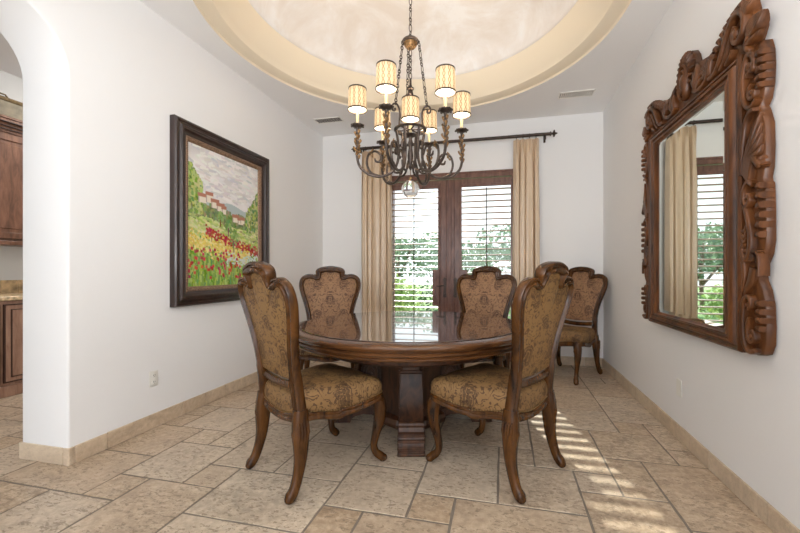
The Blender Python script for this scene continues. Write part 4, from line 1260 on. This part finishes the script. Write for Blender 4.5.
# cartouche
for k_, (ra, rb) in enumerate(((0.054, 0.105), (0.034, 0.072))):
    pts = [(ra*math.cos(a), zz(2.325)+rb*math.sin(a)) for a in [2*PI*i/28 for i in range(28)]]
    m.sweep([(p[0], -0.058, p[1]) for p in pts], ellipse(0.010, 0.026, 8), (0, 1, 0), closed=True)
m.ball((0, -0.058, zz(2.325)), 0.034, 10, 0, (1, 0.9, 1.75))
for i in range(15):
    a = math.radians(-20+220*i/14)
    ridge(m, [(0.058*math.cos(a), zz(2.335)+0.105*math.sin(a)), (0.080*math.cos(a), zz(2.345)+0.14*math.sin(a)), (0.100*math.cos(a), zz(2.35)+0.162*math.sin(a))], [0.008, 0.014, 0.006], [0.026, 0.034, 0.012])
for s in (1, -1):
    f = lambda pts: [(s*x, zz(z)) for x, z in pts]
    # foliage between cartouche and S scroll
    leaf(m, (s*0.14, zz(2.20)), 70 if s > 0 else 110, 0.17, 0.018, 5, 0.4, s=s)
    leaf(m, (s*0.30, zz(2.22)), 120 if s > 0 else 60, 0.14, 0.016, 5, 0.4, s=s)
    ridge(m, f(spline2([(0.12, 2.215), (0.17, 2.195), (0.24, 2.20), (0.285, 2.24), (0.27, 2.29), (0.235, 2.285), (0.235, 2.255)], 5)), [0.012, 0.016, 0.014, 0.009], 0.032)
    # big S scroll to the end
    ridge(m, f(spline2([(0.30, 2.195), (0.36, 2.20), (0.41, 2.25), (0.46, 2.33), (0.52, 2.385), (0.575, 2.385), (0.605, 2.34), (0.60, 2.28), (0.565, 2.25), (0.53, 2.265), (0.53, 2.30), (0.56, 2.31)], 5)), [0.014, 0.018, 0.020, 0.018, 0.012], 0.036)
    ridge(m, f(spline2([(0.40, 2.19), (0.44, 2.22), (0.49, 2.29), (0.53, 2.34)], 5)), [0.010, 0.014, 0.008], 0.030)
    ridge(m, f(spline2([(0.455, 2.19), (0.49, 2.21), (0.515, 2.235)], 5)), [0.010, 0.014, 0.008], 0.030)
    m.ball((s*0.552, -0.066, zz(2.288)), 0.020, 7)
    for i in range(9):      # fluted edge above the scroll
        t = i/8; x = 0.34+0.24*t; z = 2.285+0.10*math.sin(t*PI/2*1.05)
        a = math.radians(130-45*t)
        ridge(m, f([(x, z), (x+0.032*math.cos(a), z+0.032*math.sin(a)), (x+0.055*math.cos(a), z+0.055*math.sin(a))]), [0.008, 0.015, 0.006], [0.022, 0.032, 0.012])
    # plume on the corner and bud beyond it
    for i in range(4):
        a = math.radians(35+28*i)
        ridge(m, f([(0.605, 2.34), (0.605+0.04*math.cos(a), 2.34+0.045*math.sin(a)), (0.605+0.07*math.cos(a), 2.34+0.085*math.sin(a))]), [0.012, 0.018, 0.006], [0.028, 0.036, 0.012])
    for i in range(5):
        t = (i-2)*0.5
        ridge(m, f(spline2([(0.615, 2.235), (0.652-0.014*t, 2.248+0.022*t), (0.690-0.014*t, 2.272+0.018*t), (0.722, 2.29)], 4)), [0.008, 0.014, 0.012, 0.005], [0.022, 0.034, 0.030, 0.012])
    leaf(m, (s*0.60, zz(2.20)), -5 if s > 0 else 185, 0.10, 0.014, 3, 0.3, s=s)
m.build('crest', M['wood_m'], mir, angle=50)

# ------------------------------------------------------------------ vents, outlets
def vent(c, w, h, rz, label):
    t = tag(empty('ceiling_vent', (c[0], c[1], ZC), rz), label, 'vent', 'ceiling vents')
    m = MB()
    for a, b in (((-w/2, -h/2, -0.008), (w/2, -h/2+0.016, 0)), ((-w/2, h/2-0.016, -0.008), (w/2, h/2, 0)), ((-w/2, -h/2, -0.008), (-w/2+0.016, h/2, 0)), ((w/2-0.016, -h/2, -0.008), (w/2, h/2, 0))):
        m.box(a, b, 0, 0.002)
    m.build('vent_frame', M['vent'], t)
    m = MB(); n = 16
    for i in range(n):
        x = -w/2+0.02+(w-0.04)*(i+0.5)/n
        m.add([(x-0.002, -h/2+0.014, -0.001), (x+0.006, -h/2+0.014, -0.009), (x+0.006, h/2-0.014, -0.009), (x-0.002, h/2-0.014, -0.001),
               (x-0.006, -h/2+0.014, -0.001), (x+0.002, -h/2+0.014, -0.009), (x+0.002, h/2-0.014, -0.009), (x-0.006, h/2-0.014, -0.001)],
              [(0,1,2,3), (7,6,5,4), (0,4,5,1), (3,2,6,7), (1,5,6,2), (0,3,7,4)], 0, False)
    m.build('vent_slats', M['vent'], t)
    m = MB(); m.box((-w/2+0.01, -h/2+0.01, -0.0012), (w/2-0.01, h/2-0.01, -0.0004)); m.build('vent_cavity', M['ventdark'], t)
vent((0.765, 4.325), 0.36, 0.15, 0, 'white slatted ceiling vent at the right, near the far wall')
vent((-2.14, 4.36), 0.36, 0.15, 0, 'white slatted ceiling vent at the left, near the far wall')
def outlet(loc, rz, label, sockets):
    t = tag(empty('wall_outlet' if sockets else 'wall_plate', loc, rz), label, 'outlet' if sockets else 'wall plate')
    m = MB(); m.box((-0.036, -0.006, -0.058), (0.036, 0, 0.058), 0, 0.003); m.build('cover_plate', M['plastic'], t)
    if sockets:
        for sz in (-0.024, 0.024):
            m = MB(); m.prism([(0.017*math.cos(a), sz+0.015*math.sin(a)) for a in [2*PI*i/14 for i in range(14)]], -0.009, -0.005)
            so = m.build('socket', M['plastic'], t)
            m = MB()
            for sx in (-0.006, 0.006): m.box((sx-0.0015, -0.0098, sz-0.002), (sx+0.0015, -0.0088, sz+0.008))
            m.ball((0, -0.009, sz-0.008), 0.0025, 4); m.build('slots', M['slot'], so)
    else:
        m = MB()
        for sz in (-0.042, 0.042):
            m = MB(); m.ball((0, -0.0065, sz), 0.003, 4); m.build('screw', M['plastic'], t)
outlet((XL, 2.236, 0.357), math.radians(90), 'ivory wall outlet low on the left wall below the painting', True)
outlet((XR, 2.893, 0.352), math.radians(-90), 'ivory wall plate low on the right wall below the mirror', False)

# ------------------------------------------------------------------ kitchen seen through the arch
def panel_door(m, y0, y1, z0, z1, xf, groove=True):
    """raised panel door whose face looks to +X"""
    d = 0.0
    for i, (ins, o) in enumerate(((0.008, 0.018), (0.052, 0.026), (0.068, 0.010), (0.082, 0.020), (0.10, 0.008), (0.118, 0.016))):
        m.box((xf, y0+ins, z0+ins), (xf+o, y1-ins, z1-ins), 0 if i % 2 == 0 else 0, 0.003)
        if True:
            w = 0.007 if i else 0.010
            for a, b in (((xf, y0+ins-w, z0+ins-w), (xf+o+0.0015, y0+ins, z1-ins+w)), ((xf, y1-ins, z0+ins-w), (xf+o+0.0015, y1-ins+w, z1-ins+w)),
                         ((xf, y0+ins, z0+ins-w), (xf+o+0.0015, y1-ins, z0+ins)), ((xf, y0+ins, z1-ins), (xf+o+0.0015, y1-ins, z1-ins+w))):
                m.box(a, b, 1)
bc = tag(empty('base_cabinet', (-4.7, 2.6, 0)), 'brown raised-panel base cabinet seen through the arch at far left', 'cabinet')
def local(m, o): m.v = [(x-o[0], y-o[1], z-o[2]) for x, y, z in m.v]
m = MB(); m.box((KX+0.004, 1.6, 0.10), (-4.40, 3.6, 0.872), 0, 0.003); m.box((KX+0.004, 1.6, 0.0), (-4.385, 3.6, 0.10), 0, 0.004); local(m, (-4.7, 2.6, 0)); m.build('cabinet_body', M['wood_cl'], bc)
for y0 in (1.92, 2.452, 2.985):
    m = MB(); panel_door(m, y0, y0+0.50, 0.13, 0.84, -4.40); local(m, (-4.7, 2.6, 0)); d = m.build('cabinet_door', [M['wood_cl'], M['glaze']], bc)
    m = MB(); m.ball((-4.372, y0+0.45, 0.75), 0.014, 6); local(m, (-4.7, 2.6, 0)); m.build('knob', M['rod'], d)
ct = MB(); ct.box((KX, 1.58, 0.875), (-4.37, 3.62, 0.915), 0, 0.006)
tag(ct.build('countertop', M['counter']), 'tan granite countertop on the base cabinet beyond the arch', 'countertop')
ct = MB(); 
for k in range(14): ct.box((KX, 1.60+0.145*k, 0.915), (KX+0.012, 1.60+0.145*k+0.141, 1.05), 0, 0.003)
tag(ct.build('backsplash', M['splash']), 'low tan stone backsplash standing on the countertop beyond the arch', 'backsplash')
uc = tag(empty('wall_cabinet', (-4.85, 2.6, 1.42)), 'dark brown wall cabinet with crown moulding seen through the arch at far left', 'cabinet')
o_ = (-4.85, 2.6, 1.42)
m = MB(); m.box((KX, 1.6, 1.42), (-4.70, 3.6, 2.50), 0, 0.003); m.box((KX, 1.6, 1.40), (-4.675, 3.6, 1.44), 0, 0.005); local(m, o_); m.build('cabinet_body', M['wood_c'], uc)
for y0 in (1.93, 2.465, 3.0):
    m = MB()
    m.box((-4.70, y0, 1.46), (-4.682, y0+0.50, 2.47), 0, 0.003)
    for a, b in (((-4.69, y0, 1.46), (-4.672, y0+0.06, 2.47)), ((-4.69, y0+0.44, 1.46), (-4.672, y0+0.50, 2.47)), ((-4.69, y0+0.06, 1.46), (-4.672, y0+0.44, 1.52)), ((-4.69, y0+0.06, 2.41), (-4.672, y0+0.44, 2.47))): m.box(a, b, 0, 0.004)
    m.box((-4.69, y0+0.095, 1.555), (-4.676, y0+0.405, 2.375), 0, 0.006)
    local(m, o_); m.build('cabinet_door', M['wood_c'], uc)
m = MB()
for i, (o, z0, z1) in enumerate(((0.012, 2.49, 2.52), (0.03, 2.52, 2.545), (0.055, 2.545, 2.575), (0.09, 2.575, 2.60), (0.10, 2.60, 2.625))): m.box((KX, 1.58, z0), (-4.70+o, 3.62, z1), 0, 0.004)
for z0, o in ((2.516, 0.032), (2.542, 0.057), (2.572, 0.092)): m.box((KX, 1.58, z0), (-4.70+o, 3.62, z0+0.006), 1)
local(m, o_); m.build('crown_moulding', [M['wood_c'], M['glaze']], uc)
fr = tag(empty('small_framed_picture', (-4.72, 2.62, 2.625), math.radians(90)), 'small gilt framed tray leaning on top of the wall cabinet beyond the arch', 'picture frame')
m = MB()
vs_before = 0
frame_loop(m, 0.44, 0.21, [(0, 0.0), (0, 0.02), (0.012, 0.026), (0.028, 0.018), (0.034, 0.012), (0.034, 0)])
m.v = [(x, y+0.0, z+0.105) for x, y, z in m.v]
m.tube([(-0.04, -0.01, 0.21), (-0.02, -0.01, 0.232), (0.02, -0.01, 0.232), (0.04, -0.01, 0.21)], 0.008, 6)
m.build('frame', m_plain('gilt_dark_frame', (0.16, 0.11, 0.05), 0.4, 0.4, 40, 0.5), fr)
m = MB(); m.box((-0.19, -0.008, 0.03), (0.19, -0.003, 0.18)); m.build('picture', m_plain('faded_picture', (0.20, 0.17, 0.11), 0.6, 0, 12, 0.3), fr)
vz = MB(); vz.lathe([(0, 0), (0.035, 0), (0.05, 0.03), (0.045, 0.07), (0.02, 0.10), (0.018, 0.13), (0.03, 0.15), (0.0, 0.15)], (0, 0, 0), 20)
vo_ = vz.build('vase', M['redvase']); vo_.location = (-4.70, 2.905, 2.625)
tag(vo_, 'small dark red vase on top of the wall cabinet beyond the arch', 'vase')

# ------------------------------------------------------------------ garden outside
mb = MB(); mb.box((-9, YB+0.16, -0.16), (8, 8.2, -0.08)); struct(mb.build('patio', M['patio']))
mb = MB(); mb.box((-20, 8.2, -0.20), (20, 34, -0.10)); struct(mb.build('lawn', M['grass']))
def blob(m, c, r, n, sz, rs):
    for _ in range(n):
        u = rs.uniform(-1, 1); a = rs.uniform(0, 2*PI); q = math.sqrt(1-u*u); k = rs.uniform(0.72, 1.05)
        p = Vector((c[0]+r[0]*q*math.cos(a)*k, c[1]+r[1]*q*math.sin(a)*k, c[2]+r[2]*u*k))
        d = Vector((rs.gauss(0, 1), rs.gauss(0, 1), rs.gauss(0, 1))).normalized(); e = d.orthogonal().normalized()
        e.rotate(Matrix.Rotation(rs.uniform(0, 6.28), 3, d)); g_ = d.cross(e)
        s = sz*rs.uniform(0.6, 1.2)
        m.add([p-e*s, p+g_*s*0.5, p+e*s, p-g_*s*0.5+d*s*0.25], [(0, 1, 2, 3)], 0, False)
def bush(name, x, y, w, h, mat, label, seed, n=1100, trunk=False, cat='shrub', grp='shrubs in the garden', th=0.0):
    rs = random.Random(seed)
    t = tag(empty(name, (x, y, -0.10)), label, cat, grp); m = MB()
    for k in range(7):
        cc = (rs.uniform(-.45, .45)*w, rs.uniform(-.3, .3)*w, th+(h-th)*rs.uniform(0.3, 0.75)); r_b = rs.uniform(.30, .45)
        blob(m, cc, (w*r_b, w*r_b, (h-th)*r_b*0.8), n//7, 0.10*max(0.6, h/3), rs)
    m.build('foliage', mat, t, recalc=False)
    m = MB(); m.tube([(0, 0, 0), (0.05, 0, th+0.3*h*0.5), (0, 0.05, th+(h-th)*0.6)], [0.05*h/2, 0.04*h/2, 0.02*h/2], 8)
    if trunk:
        for k in range(4): m.tube([(0, 0, th), (rs.uniform(-.3, .3)*w, rs.uniform(-.3, .3)*w, th+(h-th)*0.6)], [0.05, 0.02], 6)
    m.build('trunk', M['bark'], t)
bush('tree', -3.9, 13.6, 3.3, 2.9, M['leaf3'], 'grey-green tree in the garden seen through the left door panes', 1, 2600, True, 'tree', 'garden trees', 0.8)
bush('tree', 0.9, 13.8, 3.0, 2.9, M['leaf3'], 'grey-green tree in the garden seen through the right edge of the door', 2, 2600, True, 'tree', 'garden trees', 0.8)
bush('tree', -1.9, 19.5, 4.0, 2.7, M['leaf1'], 'dark green tree in the garden seen through the middle of the door', 3, 2400, True, 'tree', 'garden trees', 0.8)
bush('tree', -9.0, 20.0, 5.0, 3.4, M['leaf1'], 'dark green tree at the far left of the garden', 8, 1800, True, 'tree', 'garden trees', 0.8)
bush('tree', 5.6, 20.0, 5.0, 3.3, M['leaf1'], 'dark green tree at the far right of the garden', 9, 1800, True, 'tree', 'garden trees', 0.8)
bush('shrub', -2.75, 9.6, 1.3, 1.25, M['leaf2'], 'yellow-green shrub low in the left door pane', 4, 1400)
bush('shrub', -1.45, 10.9, 1.3, 1.05, M['leaf1'], 'dark low shrub seen low through the left leaf near the middle', 5, 1200)
bush('shrub', -0.25, 9.7, 1.3, 1.35, M['leaf1'], 'dark green shrub low in the right door pane', 6, 1400)
bush('shrub', -4.6, 10.6, 1.5, 1.35, M['leaf1'], 'dark green shrub outside at the far left of the door', 7, 1200)
bush('shrub', 1.6, 10.8, 1.5, 1.2, M['leaf2'], 'yellow-green shrub outside at the far right of the door', 10, 1200)

# ------------------------------------------------------------------ light, world, camera
w = bpy.data.worlds.new('world'); scene.world = w; w.use_nodes = True
nt_ = w.node_tree; bg = nt_.nodes['Background']
tc = nt_.nodes.new('ShaderNodeTexCoord'); sp_ = nt_.nodes.new('ShaderNodeSeparateXYZ'); rp_ = nt_.nodes.new('ShaderNodeValToRGB')
nt_.links.new(tc.outputs['Generated'], sp_.inputs[0]); nt_.links.new(sp_.outputs[2], rp_.inputs[0]); nt_.links.new(rp_.outputs[0], bg.inputs[0])
rp_.color_ramp.elements[0].color = (0.92, 0.96, 1.0, 1); rp_.color_ramp.elements[1].color = (0.55, 0.72, 1.0, 1)
bg.inputs[1].default_value = 1.3
sd = bpy.data.lights.new('sun', 'SUN'); sd.energy = 6.5; sd.angle = math.radians(0.6); sd.color = (1.0, 0.95, 0.86)
so = bpy.data.objects.new('sun', sd); COL.objects.link(so)
so.rotation_euler = Vector((0.22, -1.0, -0.615)).to_track_quat('-Z', 'Y').to_euler(); so.location = (-2, 12, 8)
def area(name, loc, aim, sx, sy, e, col):
    ld = bpy.data.lights.new(name, 'AREA'); ld.shape = 'RECTANGLE'; ld.size = sx; ld.size_y = sy; ld.energy = e; ld.color = col
    lo = bpy.data.objects.new(name, ld); COL.objects.link(lo); lo.location = loc
    lo.rotation_euler = (Vector(aim)-Vector(loc)).to_track_quat('-Z', 'Y').to_euler(); return lo
area('rear_fill', (-0.66, YF+0.05, 1.5), (-0.66, 3, 2.1), 3.4, 2.6, 34, (0.96, 0.98, 1.0))  # added fill light behind the camera to brighten the room
area('ceiling_fill', (0.2, -0.9, 1.35), (0.1, -0.5, 3.0), 0.8, 0.8, 72, (0.97, 0.985, 1.0))  # added unseen fill aimed up to brighten the ceiling
area('kitchen_fill', (-3.9, 3.4, 3.15), (-4.2, 2.7, 0.5), 0.8, 0.8, 32, (1.0, 0.95, 0.9))  # added fill to brighten the kitchen, no fixture modelled

cd = bpy.data.cameras.new('camera'); cam = bpy.data.objects.new('camera', cd); COL.objects.link(cam)
scene.camera = cam
cd.sensor_width = 36; cd.sensor_fit = 'HORIZONTAL'; cd.lens = 375.2/800*36
cd.shift_x = -15/800; cd.shift_y = 4.5/800; cd.clip_start = 0.05
cam.location = (0, 0, 1.145); cam.rotation_euler = (math.radians(90), 0, math.radians(13.2))
vs_ = scene.view_settings
vs_.view_transform = 'Standard'; vs_.look = 'None'; vs_.gamma = 1.0; vs_.use_curve_mapping = False
vs_.exposure = 0.64
scene.cycles.use_denoising = True
scene.cycles.max_bounces = 10
scene.cycles.diffuse_bounces = 7
scene.cycles.sample_clamp_indirect = 4.0
